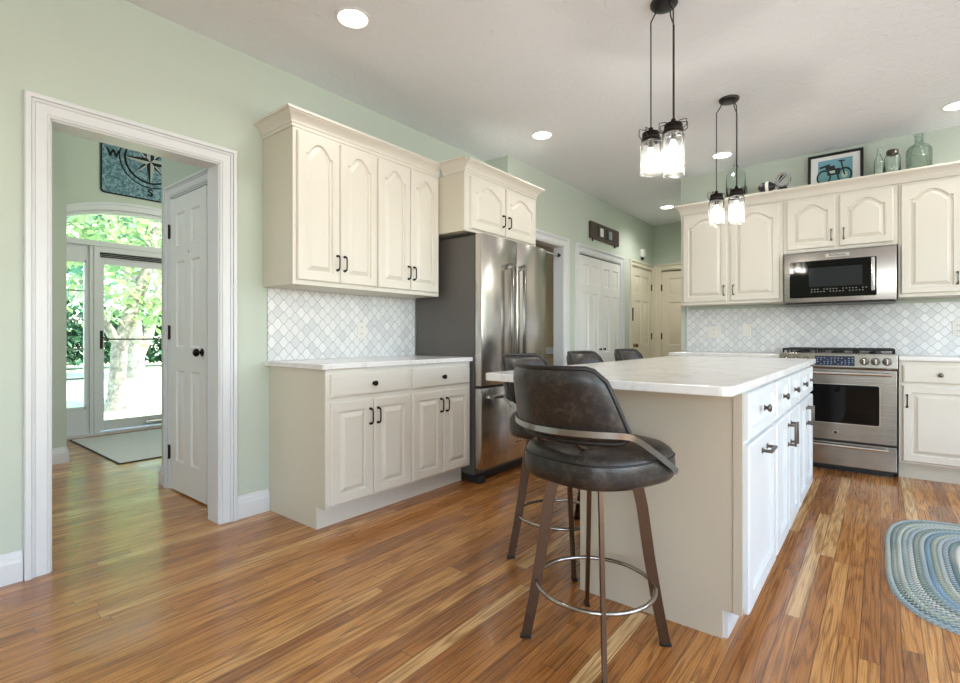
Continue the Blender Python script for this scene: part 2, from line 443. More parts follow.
def thing(name, label, cat, loc=(0, 0, 0), rz=0.0, group=None):
    o = bpy.data.objects.new(name, None); COL.objects.link(o); o.empty_display_size = .05
    o.location = loc; o.rotation_euler = (0, 0, rz); return tag(o, label, cat, group)
def struct(name, mb, mat, smooth=None, label=None):
    o = mb.build(name, mat, smooth=smooth); o['kind'] = 'structure'
    if label: o['label'] = label
    return o
def sroot(name, loc=(0, 0, 0), rz=0.0):
    o = bpy.data.objects.new(name, None); COL.objects.link(o); o.location = loc; o.rotation_euler = (0, 0, rz); o['kind'] = 'structure'; return o

def offset(pts, d):
    """inset a counter-clockwise outline by d"""
    n = len(pts); out = []
    for i in range(n):
        p0, p1, p2 = Vector(pts[i - 1]), Vector(pts[i]), Vector(pts[(i + 1) % n])
        a = (p1 - p0).normalized(); b = (p2 - p1).normalized()
        na = Vector((-a.y, a.x)); nb = Vector((-b.y, b.x)); k = na + nb
        if k.length < 1e-6: k = na
        k.normalize(); c = max(.35, k.dot(na)); out.append(tuple(p1 + k * (d / c)))
    return out
def text_mesh(txt, size, extrude=.0006, fat=0.0):
    cu = bpy.data.curves.new('txt', 'FONT'); cu.body = txt; cu.size = size; cu.extrude = extrude; cu.offset = fat; cu.align_x = 'CENTER'; cu.align_y = 'CENTER'
    o = bpy.data.objects.new('txt', cu); COL.objects.link(o)
    dg = bpy.context.evaluated_depsgraph_get(); me = bpy.data.meshes.new_from_object(o.evaluated_get(dg))
    bpy.data.objects.remove(o); b = bmesh.new(); b.from_mesh(me); bpy.data.meshes.remove(me); return b

# raised panel front: local frame x 0..W, z 0..H, back at y=0, face at y=-T
def nested(mb, loops, ys, fillc=True):
    vs = []; fs = []; n = len(loops[0])
    for L, y in zip(loops, ys):
        for p in L: vs.append((p[0], y, p[1]))
    for k in range(len(loops) - 1):
        for i in range(n):
            a, b = k * n + i, k * n + (i + 1) % n
            fs.append((a, b, b + n, a + n))
    if fillc: fs.append(tuple((len(loops) - 1) * n + i for i in range(n)))
    mb.poly(vs, fs)
def panel_front(W, H, T=.02, stile=.058, arch=0.0, raised=True, mb=None, rail=None, slab=False):
    mb = mb or MB(); e = .006; rail = rail or stile
    x0, x1, z0, z1 = stile, W - stile, rail, H - rail
    if arch:
        zs = z1 - arch; sh = (x1 - x0) * .10; pts = [(x0, z0), (x1, z0), (x1, zs)]
        N = 26; outer = [(0, 0), (W, 0), (W, H)]
        for k in range(N + 1):
            t = k / N; xx = x1 - sh - (x1 - x0 - 2 * sh) * t
            q_ = min(t, 1 - t) * 2; zz = zs + arch * math.sin(PI / 2 * q_) ** .85
            pts.append((xx, zz)); outer.append((W * (1 - (k + .5) / (N + 1)), H))
        pts.append((x0, zs)); outer.append((0, H))
    else:
        pts = [(x0, z0), (x1, z0), (x1, z1), (x0, z1)]; outer = [(0, 0), (W, 0), (W, H), (0, H)]
    def clampo(q, d): return [(min(max(a, d), W - d), min(max(c, d), H - d)) for a, c in q]
    loops = [outer, outer, clampo(outer, e), pts, offset(pts, .004), offset(pts, .011)]
    ys = [0, -T + e, -T, -T, -T + .013, -T + .013]
    if raised:
        loops += [offset(pts, .034), offset(pts, .036)]; ys += [-T + .0015, -T - .001]
    if slab: loops, ys = [outer, outer, clampo(outer, .004), clampo(outer, .008), clampo(outer, .010)], [0, -T + .008, -T + .003, -T + .003, -T]
    nested(mb, loops, ys)
    mb.poly([(0, 0, 0), (W, 0, 0), (W, 0, H), (0, 0, H)], [(0, 1, 2, 3)])
    bmesh.ops.remove_doubles(mb.bm, verts=mb.bm.verts[:], dist=1e-6)
    return mb
def six_panel(W, H, T=.035, both=False, rows=None, cols=2, stile=.10, flip=False):
    """interior door leaf with sunk, raised panels; face at y=-T (flip: panels on y=+0 side too)"""
    mb = MB()
    rows = rows or [(.13, .40), (.50, .98), (1.60, 1.88)]
    sw = stile; mid = .10 if cols == 2 else 0; pw = (W - 2 * sw - mid * (cols - 1)) / cols
    xs = []
    for c in range(cols): xs.append((sw + c * (pw + mid), sw + c * (pw + mid) + pw))
    gx = sorted({0, W} | {v for p in xs for v in p}); gz = sorted({0, H} | {v for p in rows for v in p})
    for a, b in zip(gx, gx[1:]):
        for c, d in zip(gz, gz[1:]):
            if (a, b) in [tuple(x) for x in xs] and (c, d) in [tuple(r) for r in rows]:
                q = [(a, c), (b, c), (b, d), (a, d)]
                nested(mb, [q, offset(q, .010), offset(q, .016), offset(q, .038)], [-T, -T + .010, -T + .010, -T + .002])
            else: mb.poly([(a, -T, c), (b, -T, c), (b, -T, d), (a, -T, d)], [(0, 1, 2, 3)])
    mb.poly([(0, 0, 0), (W, 0, 0), (W, 0, H), (0, 0, H), (0, -T, 0), (W, -T, 0), (W, -T, H), (0, -T, H)], [(0, 1, 2, 3), (0, 1, 5, 4), (1, 2, 6, 5), (2, 3, 7, 6), (3, 0, 4, 7)])
    return mb

# hardware meshes, built in the frame of a front (face at y=0, sticking out to -y)
def bow_pull(L=.086, r=.0048, vertical=True):
    mb = MB(); pts = []
    h = L / 2
    for t in (-1, -.98, -.85, -.5, 0, .5, .85, .98, 1):
        y = -.004 if abs(t) == 1 else (-.014 if abs(t) == .98 else (-.024 if abs(t) == .85 else -.027))
        pts.append((0, y, t * h) if vertical else (t * h, y, 0))
    mb.tube(pts, [r * 1.7, r * 1.4, r, r * .9, r * .85, r * .9, r, r * 1.4, r * 1.7], 8)
    for t in (-1, 1):
        c = (0, 0, t * h) if vertical else (t * h, 0, 0)
        mb.lathe([(.0, -.006), (.0075, -.005), (.0085, 0)], c, 10, 'y')
    return mb
def bar_pull(L=.11, vertical=True):
    mb = MB(); h = L / 2; q = .0055
    if vertical:
        mb.box(-q, q, -.036, -.026, -h, h, .0015)
        for t in (-1, 1):
            mb.box(-q, q, -.030, 0, t * (h - .008) - q, t * (h - .008) + q, .001); mb.box(-.010, .010, -.004, 0, t * (h - .008) - .010, t * (h - .008) + .010, .001)
    else:
        mb.box(-h, h, -.036, -.026, -q, q, .0015)
        for t in (-1, 1):
            mb.box(t * (h - .008) - q, t * (h - .008) + q, -.030, 0, -q, q, .001); mb.box(t * (h - .008) - .010, t * (h - .008) + .010, -.004, 0, -.010, .010, .001)
    return mb
def knob_mb(r=.016, proj=.026):
    return MB().lathe([(.0, -proj), (r * .55, -proj + .0008), (r * .92, -proj + .004), (r, -proj + .008), (r * .8, -proj + .012), (r * .42, -proj + .016), (r * .42, -.005), (r * .75, -.002), (r * .75, 0)], (0, 0, 0), 16, 'y')

# ================================================================ setting
XL = -2.928; XH = -2.67; YB = 5.46; YE = 7.5; ZC = 2.73; XE = -6.6
ZF = 4.0      # foyer ceiling
struct('floor', MB().box(-6.78, 3.62, -3.12, 7.62, -.05, 0), M['floor'])
mb = MB(); mb.box(-2.99, 3.62, -3.12, 7.62, ZC, ZC + .12); struct('ceiling', mb, M['ceiling'])
struct('ceiling_foyer', MB().box(-6.78, -2.99, -3.12, 5.2, ZF, ZF + .1), M['ceiling'])

def wall_y(name, x0, x1, segs, mat=M['sage']):      # wall running along y made of segments (y0,y1,z0,z1)
    mb = MB()
    for a, b, c, d in segs: mb.box(x0, x1, a, b, c, d)
    return struct(name, mb, mat)
def wall_x(name, y0, y1, segs, mat=M['sage']):
    mb = MB()
    for a, b, c, d in segs: mb.box(a, b, y0, y1, c, d)
    return struct(name, mb, mat)
D0, D1, DZ = .542, 1.306, 2.056       # cased opening to the foyer
wall_y('wall_left', -3.06, XL, [(-3.12, D0, 0, ZF), (D1, 3.75, 0, ZF), (D0, D1, DZ, ZF)])
OA0, OA1, OB0, OB1, OC0, OC1 = 3.97, 4.79, 5.115, 6.29, 6.655, 7.425
wall_y('wall_hall', -2.79, XH, [(3.87, OA0, 0, ZC), (OA1, OB0, 0, ZC), (OB1, OC0, 0, ZC), (OC1, YE, 0, ZC), (OA0, OA1, 2.045, ZC), (OB0, OB1, 2.035, ZC), (OC0, OC1, 2.06, ZC)])
wall_x('wall_jog', 3.75, 3.87, [(-3.06, XH, 0, ZC)])
wall_x('wall_end', YE, YE + .12, [(-2.79, -2.565, 0, ZC), (-1.78, -1.53, 0, ZC), (-2.565, -1.78, 2.06, ZC)])
wall_x('wall_end_light_block', YE + .125, YE + .18, [(-2.79, -1.53, 0, ZC)])  # unseen panel added to stop sky light leaking in over the end door
wall_x('wall_back', YB, YB + .12, [(-1.648, 3.62, 0, ZC)])
wall_y('wall_hall_side', -1.648, -1.53, [(YB + .12, YE, 0, ZC)])
wall_y('wall_right', 3.5, 3.62, [(-3.12, -1.2, 0, ZC), (3.0, 3.7, 0, ZC), (4.9, YB, 0, ZC), (-1.2, 3.0, 0, .5), (-1.2, 3.0, 2.4, ZC), (3.7, 4.9, 0, 1.15), (3.7, 4.9, 2.25, ZC)])
wall_x('wall_front', -3.12, -3.0, [(XL, .85, 0, ZC), (3.25, 3.5, 0, ZC), (.85, 3.25, 0, .45), (.85, 3.25, 2.45, ZC)])
wall_y('wall_closet_light_block', -2.99, -2.93, [(5.10, YE, 0, ZC)])  # unseen panel added behind the hall doors, keeps sky light out of their gaps
# foyer
FD0, FD1 = -3.885, -3.272
wall_x('wall_foyer_door', 1.39, 1.51, [(-4.06, FD0, 0, ZF), (FD1, -3.06, 0, ZF), (FD0, FD1, 2.045, ZF)])
wall_y('wall_foyer_corner', -4.06, -3.94, [(1.51, 3.4, 0, ZF)])
wall_x('wall_foyer_far', 3.4, 3.52, [(-6.75, -3.94, 0, ZF)])
wall_y('wall_foyer_left', -5.50, -5.38, [(-1.3, 1.124, 0, ZF)])
wall_x('wall_nook', 1.0, 1.124, [(-6.75, -5.50, 0, ZF)])
wall_x('wall_foyer_near', -1.42, -1.3, [(-5.50, -3.06, 0, ZF)])
# side room seen through the hall opening
wall_x('wall_side_room', 5.02, 5.10, [(-4.4, -2.80, 0, ZC)], M['tan'])
wall_y('wall_side_room_far', -4.5, -4.4, [(3.52, 5.10, 0, ZC)], M['tan'])
struct('ceiling_side_room', MB().box(-4.5, -2.99, 3.87, 5.10, 2.5, 2.55), M['ceiling'])
struct('trim_chair_rail', MB().box(-4.4, -2.80, 4.992, 5.02, .865, .94, .006), M['trim'])
# entry wall with an arched head
EY0, EY1, EZ = 1.235, 2.995, 2.20; EC = (EY0 + EY1) / 2; EA = (EY1 - EY0) / 2; EH = .275
mb = MB(); mb.box(XE - .15, XE, 1.124, EY0, 0, ZF); mb.box(XE - .15, XE, EY1, 3.4, 0, ZF)
N = 24
arc = [(EC - EA * math.cos(PI * k / N), EZ + EH * math.sin(PI * k / N)) for k in range(N + 1)]
mb.prism([(EY0, EZ)] + arc[1:-1] + [(EY1, EZ), (EY1, ZF), (EY0, ZF)], 'x', XE - .15, XE)
struct('wall_entry', mb, M['sage'])

# casings: profile swept round an opening with mitred corners
PROF = [(0, 0), (0, .009), (.005, .013), (.010, .013), (.0105, .009), (.013, .009), (.0135, .014), (.052, .016), (.0525, .012), (.056, .012), (.0565, .018), (.066, .022), (.0665, .018), (.069, .018), (.070, .028), (.088, .028), (.092, .022), (.092, 0)]
def casing(name, u0, u1, ztop, plane, face, axis, wscale=1.0, parent=None, mat=None, foot=0.0, prof=PROF):
    """axis y: opening runs along y on the plane x=plane, face=+-1 outward; axis x: runs along x on y=plane"""
    vs = []; fs = []
    n = len(prof)
    for i, (w_, t) in enumerate(prof):
        w_ *= wscale
        for (u, z) in ((u0 - w_, foot), (u0 - w_, ztop + w_), (u1 + w_, ztop + w_), (u1 + w_, foot)):
            vs.append((plane + face * t, u, z) if axis == 'y' else (u, plane + face * t, z))
    for i in range(n - 1):
        for k in range(3): fs.append((i * 4 + k, i * 4 + k + 1, i * 4 + 5 + k, i * 4 + 4 + k))
    fs.append(tuple(i * 4 for i in range(n))); fs.append(tuple(i * 4 + 3 for i in range(n)))
    mb = MB().poly(vs, fs)
    if parent is None: return struct(name, mb, mat or M['trim'])
    return mb.build(name, mat or M['trim'], parent)
def jamb(mb, u0, u1, ztop, p0, p1, axis, t=.018):
    B = (lambda a, b, c, d, e, f: mb.box(c, d, a, b, e, f)) if axis == 'y' else (lambda a, b, c, d, e, f: mb.box(a, b, c, d, e, f))
    B(u0 - .001, u0 + t, p0, p1, 0, ztop); B(u1 - t, u1 + .001, p0, p1, 0, ztop); B(u0, u1, p0, p1, ztop - t, ztop + .001)
casing('trim_foyer_opening', D0 + .012, D1 - .012, DZ - .012, XL, 1, 'y')
casing('trim_foyer_opening_inside', D0 + .012, D1 - .012, DZ - .012, -3.06, -1, 'y', .7)
mb = MB(); jamb(mb, D0, D1, DZ, -3.06, XL, 'y'); struct('trim_foyer_jamb', mb, M['trim'])
casing('trim_side_room_opening', OA0 + .012, OA1 - .012, 2.033, XH, 1, 'y')
mb = MB(); jamb(mb, OA0, OA1, 2.045, -2.79, XH, 'y'); struct('trim_side_room_jamb', mb, M['trim'])
casing('trim_closet', OB0 + .012, OB1 - .012, 2.023, XH, 1, 'y')
mb = MB(); jamb(mb, OB0, OB1, 2.035, -2.79, XH, 'y'); struct('trim_closet_jamb', mb, M['trim'])
casing('trim_hall_door', OC0 + .012, OC1 - .012, 2.048, XH, 1, 'y', .80, mat=M['hall_doorpaint'])
mb = MB(); jamb(mb, OC0, OC1, 2.06, -2.79, XH, 'y'); struct('trim_hall_jamb', mb, M['hall_doorpaint'])
casing('trim_end_door', -2.565 + .012, -1.78 - .012, 2.048, YE, -1, 'x', mat=M['hall_doorpaint'])
mb = MB(); jamb(mb, -2.565, -1.78, 2.06, YE, YE + .12, 'x'); struct('trim_end_jamb', mb, M['hall_doorpaint'])
casing('trim_foyer_door', FD0 + .010, FD1 - .010, 2.035, 1.39, -1, 'x', .85)
mb = MB(); jamb(mb, FD0, FD1, 2.045, 1.39, 1.51, 'x'); struct('trim_foyer_door_jamb', mb, M['trim'])

BP = [(0, 0), (.016, 0), (.016, .085), (.013, .095), (.011, .108), (.006, .120), (.004, .132), (0, .132)]
def base_y(name, x, y0, y1, face=1):
    struct(name, MB().prism([(x + face * t, z) for t, z in BP], 'y', y0, y1), M['trim'])
def base_x(name, y, x0, x1, face=-1):
    struct(name, MB().prism([(y + face * t, z) for t, z in BP], 'x', x0, x1), M['trim'])
base_y('baseboard_left', XL, -3.0, D0 - .083); base_y('baseboard_beside_cabinet', XL, D1 + .083, 1.586)
base_y('baseboard_foyer_left', -5.38, -1.3, 1.124); base_x('baseboard_nook', 1.124, -6.6, -5.364, 1)
base_x('baseboard_foyer_door', 1.39, -4.06, FD0 - .072, -1); base_y('baseboard_foyer_corner', -4.06, 1.374, 3.4, -1)
base_y('baseboard_hall', XH, OA1 + .083, OB0 - .083); base_y('baseboard_hall_far', XH, OB1 + .083, OC0 - .066)

# doors of the setting
def hinge_mb(): return MB().box(-.012, .012, -.006, 0, -.045, .045, .001).tube([(0, -.008, -.05), (0, -.008, .05)], .006, 8)
r = sroot('door_1', (FD0 + .020, 1.412, .012)); r['label'] = 'white six-panel closet door in the foyer'
six_panel(FD1 - FD0 - .040, 1.998, rows=[(.20, .82), (.98, 1.56), (1.67, 1.89)]).build('door_leaf', M['doorpaint'], r, smooth=20)
for z in (.25, 1.08, 1.78): hinge_mb().build('hinge', M['bronze'], r, (-.006, -.035, z))
MB().lathe([(.0, -.055), (.016, -.052), (.026, -.040), (.024, -.028), (.010, -.020), (.010, -.004), (.026, -.003), (.026, 0)], (0, 0, 0), 18, 'y').build('door_knob', M['bronze'], r, (FD1 - FD0 - .10, -.035, .95), smooth=40)
MB().lathe([(.0, -.006), (.010, -.005), (.012, 0)], (0, 0, 0), 14, 'y').build('peephole', M['chrome'], r, (.31, -.035, 1.615), smooth=40)

r = sroot('door_2', (XH - .03, OB0 + .020, .012), PI / 2); r['label'] = 'white panelled double closet door'
W2 = (OB1 - OB0 - .046) / 2
lf = None
for k in range(2):
    l = six_panel(W2, 1.985, stile=.075, rows=[(.16, .70), (.86, 1.56), (1.66, 1.89)]).build('door_leaf', M['doorpaint'], r, (k * (W2 + .005), 0, 0), smooth=20)
    MB().lathe([(.0, -.034), (.012, -.032), (.016, -.024), (.008, -.014), (.007, 0)], (0, 0, 0), 14, 'y').build('door_knob', M['bronze'], l, (W2 - .055 if k == 0 else .055, -.035, .90), smooth=40)
r = sroot('door_3', (XH - .03, OC0 + .020, .012), PI / 2); r['label'] = 'cream six-panel hall door with a bronze knob'
W3 = OC1 - OC0 - .040
six_panel(W3, 2.012, rows=[(.16, .74), (.93, 1.56), (1.66, 1.91)]).build('door_leaf', M['hall_doorpaint'], r, smooth=20)
MB().lathe([(.0, -.060), (.018, -.057), (.028, -.044), (.025, -.030), (.010, -.022), (.010, -.004), (.028, -.003), (.028, 0)], (0, 0, 0), 18, 'y').build('door_knob', M['brass'], r, (.07, -.035, .93), smooth=40)
for z in (.25, 1.06, 1.78): hinge_mb().build('hinge', M['bronze'], r, (W3 + .004, -.035, z))
MB().box(-.004, .014, -.012, .0, -.09, .09, .002).build('latch_plate', M['bronze'], r, (-.03, -.05, 1.36))
r = sroot('door_4', (-2.565 + .020, YE + .045, .012)); r['label'] = 'cream panelled door closing the end of the hall'
six_panel(-1.78 + 2.565 - .040, 2.012, rows=[(.16, .74), (.93, 1.56), (1.66, 1.91)]).build('door_leaf', M['hall_doorpaint'], r, smooth=20)
for z in (.25, 1.06, 1.78): hinge_mb().build('hinge', M['bronze'], r, (-.004, -.035, z))

# ---------------------------------------------------------------- entry door, sidelights, arched transom
XG = XE - .09
JT = .05
DY0, DY1 = 1.668, 2.562
# outer casing of the whole arched unit
def arch_band(mb, w0, w1, x0, x1, z_foot=0.0, spring=EZ, n=28):
    a0, a1 = EA + w0, EA + w1; h0, h1 = EH + w0, EH + w1
    inn = [(EC - a0, z_foot)] + [(EC - a0 * math.cos(PI * k / n), spring + h0 * math.sin(PI * k / n)) for k in range(n + 1)] + [(EC + a0, z_foot)]
    out = [(EC - a1, z_foot)] + [(EC - a1 * math.cos(PI * k / n), spring + h1 * math.sin(PI * k / n)) for k in range(n + 1)] + [(EC + a1, z_foot)]
    vs = []; fs = []; m = len(inn)
    for a, b in zip(inn, out): vs += [(x0, *a), (x0, *b), (x1, *b), (x1, *a)]
    for i in range(m - 1):
        for k in range(4): fs.append((i * 4 + k, i * 4 + (k + 1) % 4, i * 4 + 4 + (k + 1) % 4, i * 4 + 4 + k))
    fs += [(0, 1, 2, 3), tuple((m - 1) * 4 + k for k in range(4))]
    mb.poly(vs, fs)
mb = MB(); arch_band(mb, .0, .085, XE, XE + .018); arch_band(mb, .060, .085, XE + .018, XE + .028); struct('trim_entry_arch', mb, M['trim'])
r = sroot('window_1'); r['label'] = 'arched transom window over the entry door'
mb = MB(); arch_band(mb, -.035, -.001, XE - .13, XE - .01, 2.09); mb.box(XE - .13, XE - .01, EY0, EY1, 2.045, 2.10); mb.build('window_frame', M['trim'], r)
n = 28; pts = [(EC - (EA - .03) * math.cos(PI * k / n), EZ + (EH - .03) * math.sin(PI * k / n)) for k in range(n + 1)]
MB().prism([(EC - EA + .03, 2.10)] + pts + [(EC + EA - .03, 2.10)], 'x', XG, XG + .006).build('window_pane', M['clearglass'], r)
def sidelight(name, y0, y1, lab):
    r = sroot(name); r['label'] = lab
    mb = MB(); mb.box(XE - .13, XE - .03, y0, y0 + .035, 0, 2.045); mb.box(XE - .13, XE - .03, y1 - .035, y1, 0, 2.045)
    q = .095
    mb.box(XE - .11, XE - .05, y0 + .035, y1 - .035, 0, .30); mb.box(XE - .11, XE - .05, y0 + .035, y1 - .035, 1.87, 2.045)
    mb.box(XE - .11, XE - .05, y0 + .035, y0 + q - .02, .30, 1.87); mb.box(XE - .11, XE - .05, y1 - q + .02, y1 - .035, .30, 1.87)
    for z0, z1 in ((.29, .315), (1.855, 1.88)): mb.box(XE - .05, XE - .04, y0 + .06, y1 - .06, z0, z1, .003)
    for ya in (y0 + .06, y1 - .08): mb.box(XE - .05, XE - .04, ya, ya + .02, .29, 1.88, .003)
    for k in range(1, 5): mb.box(XE - .082, XE - .078, y0 + .075, y1 - .075, .30 + 1.57 * k / 5 - .008, .30 + 1.57 * k / 5 + .008)
    mb.build('window_frame', M['trim'], r)
    MB().box(XE - .072, XE - .068, y0 + .07, y1 - .07, .30, 1.87).build('window_pane', M['clearglass'], r)
sidelight('window_2', EY0, DY0 - .05, 'narrow sidelight window beside the entry door')
sidelight('window_3', DY1 + .05, EY1, 'narrow sidelight window on the far side of the entry door')
mb = MB()
for a, b in ((DY0 - .05, DY0), (DY1, DY1 + .05)): mb.box(XE - .13, XE - .02, a, b, 0, 2.045)
mb.box(XE - .13, XE - .02, DY0, DY1, 1.985, 2.045)
mb.box(XE - .15, XE + .01, EY0, EY1, -.001, .022)
struct('trim_entry_jamb', mb, M['trim'])
r = sroot('door_5'); r['label'] = 'full-glass white storm door onto the lawn'
mb = MB(); F = .055
mb.box(XE - .12, XE - .085, DY0 + .003, DY0 + F, .03, 1.95, .003); mb.box(XE - .12, XE - .085, DY1 - F, DY1 - .003, .03, 1.95, .003)
mb.box(XE - .12, XE - .085, DY0 + F, DY1 - F, .03, .14, .003); mb.box(XE - .12, XE - .085, DY0 + F, DY1 - F, 1.86, 1.95, .003)
mb.build('door_frame', M['trim'], r)
MB().box(XE - .104, XE - .100, DY0 + F - .004, DY1 - F + .004, .136, 1.864).build('door_pane', M['clearglass'], r)
mb = MB()
for z in (1.974, 1.956, 1.938): mb.box(XE - .080, XE - .058, DY0 + .003, DY1 - .003, z, z + .010)
mb.build('shade_slat', M['dark_plastic'], r)
MB().box(XE - .084, XE - .0805, DY0 + .003, DY1 - .003, 1.930, 1.984).build('shade_backing', M['trim'], r)
MB().box(XE - .085, XE - .070, DY0 + .008, DY0 + .042, .93, 1.13, .004).build('latch_plate', M['black'], r)
MB().tube([(XE - .075, DY0 + .03, 1.055), (XE - .045, DY0 + .035, 1.055), (XE - .045, DY0 + .10, 1.035), (XE - .06, DY0 + .14, 1.035), (XE - .06, DY1 - .06, 1.035), (XE - .085, DY1 - .03, 1.035)], .008, 8).build('push_bar', M['black'], r)
MB().box(XE - .085, XE - .06, DY0 + .45, DY1 - .1, .06, .085, .004).build('door_closer', M['chrome'], r)

# ---------------------------------------------------------------- outside
ZG = -.2
o = struct('ground', MB().box(-70, -6.78, -30, 50, ZG - .1, ZG), M['lawn']); o['label'] = 'sunlit lawn beyond the entry door'
struct('trim_entry_step', MB().box(-7.4, -6.78, .9, 3.4, ZG, -.02), M['concrete'])
def foliage(c, rad, n, size, seed):
    rnd = random.Random(seed); b = bmesh.new()
    cl = []
    for k in range(max(6, n // 90)):
        while True:
            p = Vector((rnd.uniform(-1, 1), rnd.uniform(-1, 1), rnd.uniform(-1, 1)))
            if p.length < 1: break
        cl.append(Vector((p.x * rad[0], p.y * rad[1], p.z * rad[2])))
    for k in range(n):
        q = rnd.choice(cl) + Vector((rnd.gauss(0, .22) * rad[0], rnd.gauss(0, .22) * rad[1], rnd.gauss(0, .18) * rad[2]))
        q = q + Vector(c); q.z = max(q.z, .05)
        R = Matrix.Rotation(rnd.uniform(0, 2 * PI), 3, 'Z') @ Matrix.Rotation(rnd.uniform(-1.1, 1.1), 3, 'X') @ Matrix.Rotation(rnd.uniform(-1, 1), 3, 'Y')
        s = size * rnd.uniform(.6, 1.4)
        vs = [b.verts.new(q + R @ Vector(v)) for v in ((0, -s, 0), (s * .55, 0, s * .12), (0, s, 0), (-s * .55, 0, s * .12))]
        b.faces.new(vs)
    mb = MB(); mb.bm.free(); mb.bm = b; return mb
def tree(name, loc, label, trunk, rads, crown_c, crown_r, n, size, mat, seed, branches=(), group=None):
    t = thing(name, label, 'tree', loc, 0, group)
    mb = MB(); mb.tube(trunk, rads, 12)
    for br, rr in branches: mb.tube(br, rr, 8)
    mb.build('trunk', M['bark'], t, smooth=60)
    foliage(crown_c, crown_r, n, size, seed).build('foliage', mat, t)
    return t
tree('tree', (-10.3, 2.83, ZG), 'leaning pale-trunked tree closest to the glass entry door',
     [(0, 0, -.05), (.0, .02, .2), (0, .02, .6), (-.02, .05, 1.1), (-.1, .25, 1.7), (-.2, .5, 2.4), (-.3, .7, 3.4), (-.3, .8, 4.5)], [.22, .16, .13, .12, .12, .11, .08, .04],
     (-.3, .3, 3.0), (1.6, 2.0, 1.25), 3800, .085, M['leaf_light'], 3,
     [([(-.02, .05, 1.1), (-.05, -.15, 1.5), (-.15, -.45, 2.2)], [.09, .07, .04]), ([(-.12, .3, 1.75), (-.1, .8, 2.0), (-.1, 1.4, 2.25)], [.05, .035, .02])])
tree('tree', (-17.9, 5.4, ZG), 'thick twin-trunked tree in front of the hedge past the lawn',
     [(0, 0, -.05), (0, 0, .3), (0, -.02, 1.0), (.1, -.1, 2.0), (.1, -.2, 4.0), (0, -.3, 6.5)], [.34, .27, .24, .22, .16, .06],
     (-.4, .5, 5.2), (2.2, 3.4, 2.4), 4200, .16, M['leaf_blue'], 5,
     [([(0, 0, .5), (.05, .35, 1.4), (.1, .6, 2.6), (.1, .9, 4.5)], [.2, .16, .13, .06])])
tree('tree', (-33, 4.5, ZG), 'tall blue-green tree rising behind the hedge', [(0, 0, -.05), (0, 0, 2), (0, 0, 7)], [.3, .25, .1], (0, .5, 6.5), (3.2, 3.4, 5.0), 6500, .24, M['leaf_blue'], 6)
tree('tree', (-33, 15.5, ZG), 'tall yellow-green tree behind the twin-trunked one', [(0, 0, -.05), (0, 0, 2), (0, 0, 7)], [.3, .25, .1], (0, 0, 6.5), (3.2, 3.6, 5.0), 5000, .24, M['leaf_light'], 8)
tree('tree', (-13.6, 1.9, ZG), 'bushy tree seen through the narrow sidelight window', [(0, 0, -.05), (0, 0, 1.2), (0, 0, 3)], [.1, .08, .04], (0, 0, 2.3), (.5, .6, 1.7), 1600, .09, M['leaf_blue'], 9)
h = tag(foliage((-24.5, 6.5, 1.0), (.9, 8.5, 1.3), 7000, .15, 12).build('hedge', M['leaf_dark']), 'dark leafy hedge along the far edge of the lawn', 'hedge')

# ================================================================ cabinets
hw = {}
def hardware(kind, name, mat, parent, loc):
    key = (kind, mat.name)
    if key not in hw:
        f = {'pull': lambda: bow_pull(), 'bar': lambda: bar_pull(), 'barh': lambda: bar_pull(.12, False), 'knob': lambda: knob_mb()}[kind]
        o = f().build(name, mat, parent, loc, smooth=40); hw[key] = o; return o
    return copy_of(hw[key], name, parent, loc)
fronts = {}
def front(name, W, H, parent, loc, arch=0.0, mat=None, raised=True, stile=.050, rail=None, slab=False):
    key = (round(W, 4), round(H, 4), arch, mat.name, raised)
    if key not in fronts:
        o = panel_front(W, H, arch=arch, raised=raised, stile=stile, rail=rail, slab=slab).build(name, mat, parent, loc, smooth=25); fronts[key] = o; return o
    return copy_of(fronts[key], name, parent, loc)
CROWN = [(0, 0), (.007, .001), (.007, .020), (.012, .021), (.013, .030), (.018, .040), (.030, .056), (.046, .068), (.050, .070), (.050, .075), (.060, .077), (.060, .090), (.056, .092), (0, .092)]
def crown_mb(x0, x1, D, z, left=True, right=True, yb=None):
    vs = []; fs = []; n = len(CROWN)
    for w_, h_ in CROWN:
        vs += [(x0 - (w_ if left else 0), D if left else -w_, z + h_), (x0 - (w_ if left else 0), -w_, z + h_), (x1 + (w_ if right else 0), -w_, z + h_), (x1 + (w_ if right else 0), D if right else -w_, z + h_)]
    for i in range(n - 1):
        for k in range(3):
            if (k == 0 and not left) or (k == 2 and not right): continue
            fs.append((i * 4 + k, i * 4 + k + 1, i * 4 + 5 + k, i * 4 + 4 + k))
    fs.append(tuple(i * 4 + (0 if left else 1) for i in range(n))); fs.append(tuple(i * 4 + (3 if right else 2) for i in range(n)))
    fs.append(((n - 1) * 4, (n - 1) * 4 + 1, (n - 1) * 4 + 2, (n - 1) * 4 + 3))
    return MB().poly(vs, fs)

# --- wall cabinet with four doors on the left wall
T2 = PI / 2
c = thing('wall_cabinet', 'cream four-door wall cabinet with crown above the tiled coffee counter', 'cabinet', (-2.60, 1.550, 1.362), T2)
WU, HU, DU = 1.197, .893, .326
MB().box(0, WU, 0, DU, 0, HU, .002).build('body', M['cab_side'], c)
MB().box(.0005, WU - .0005, -.003, .0, .0005, HU - .0005).build('face_frame', M['cab'], c)
crown_mb(0, WU, DU, HU, True, False).build('crown', M['cab'], c, smooth=25)
for x, hx in ((.022, .262), (.312, .024), (.609, .262), (.898, .024)):
    d = front('door', .283, .850, c, (x, -.003, .026), .065, M['cab'])
    hardware('pull', 'handle', M['bronze'], d, (hx, -.02, .120))
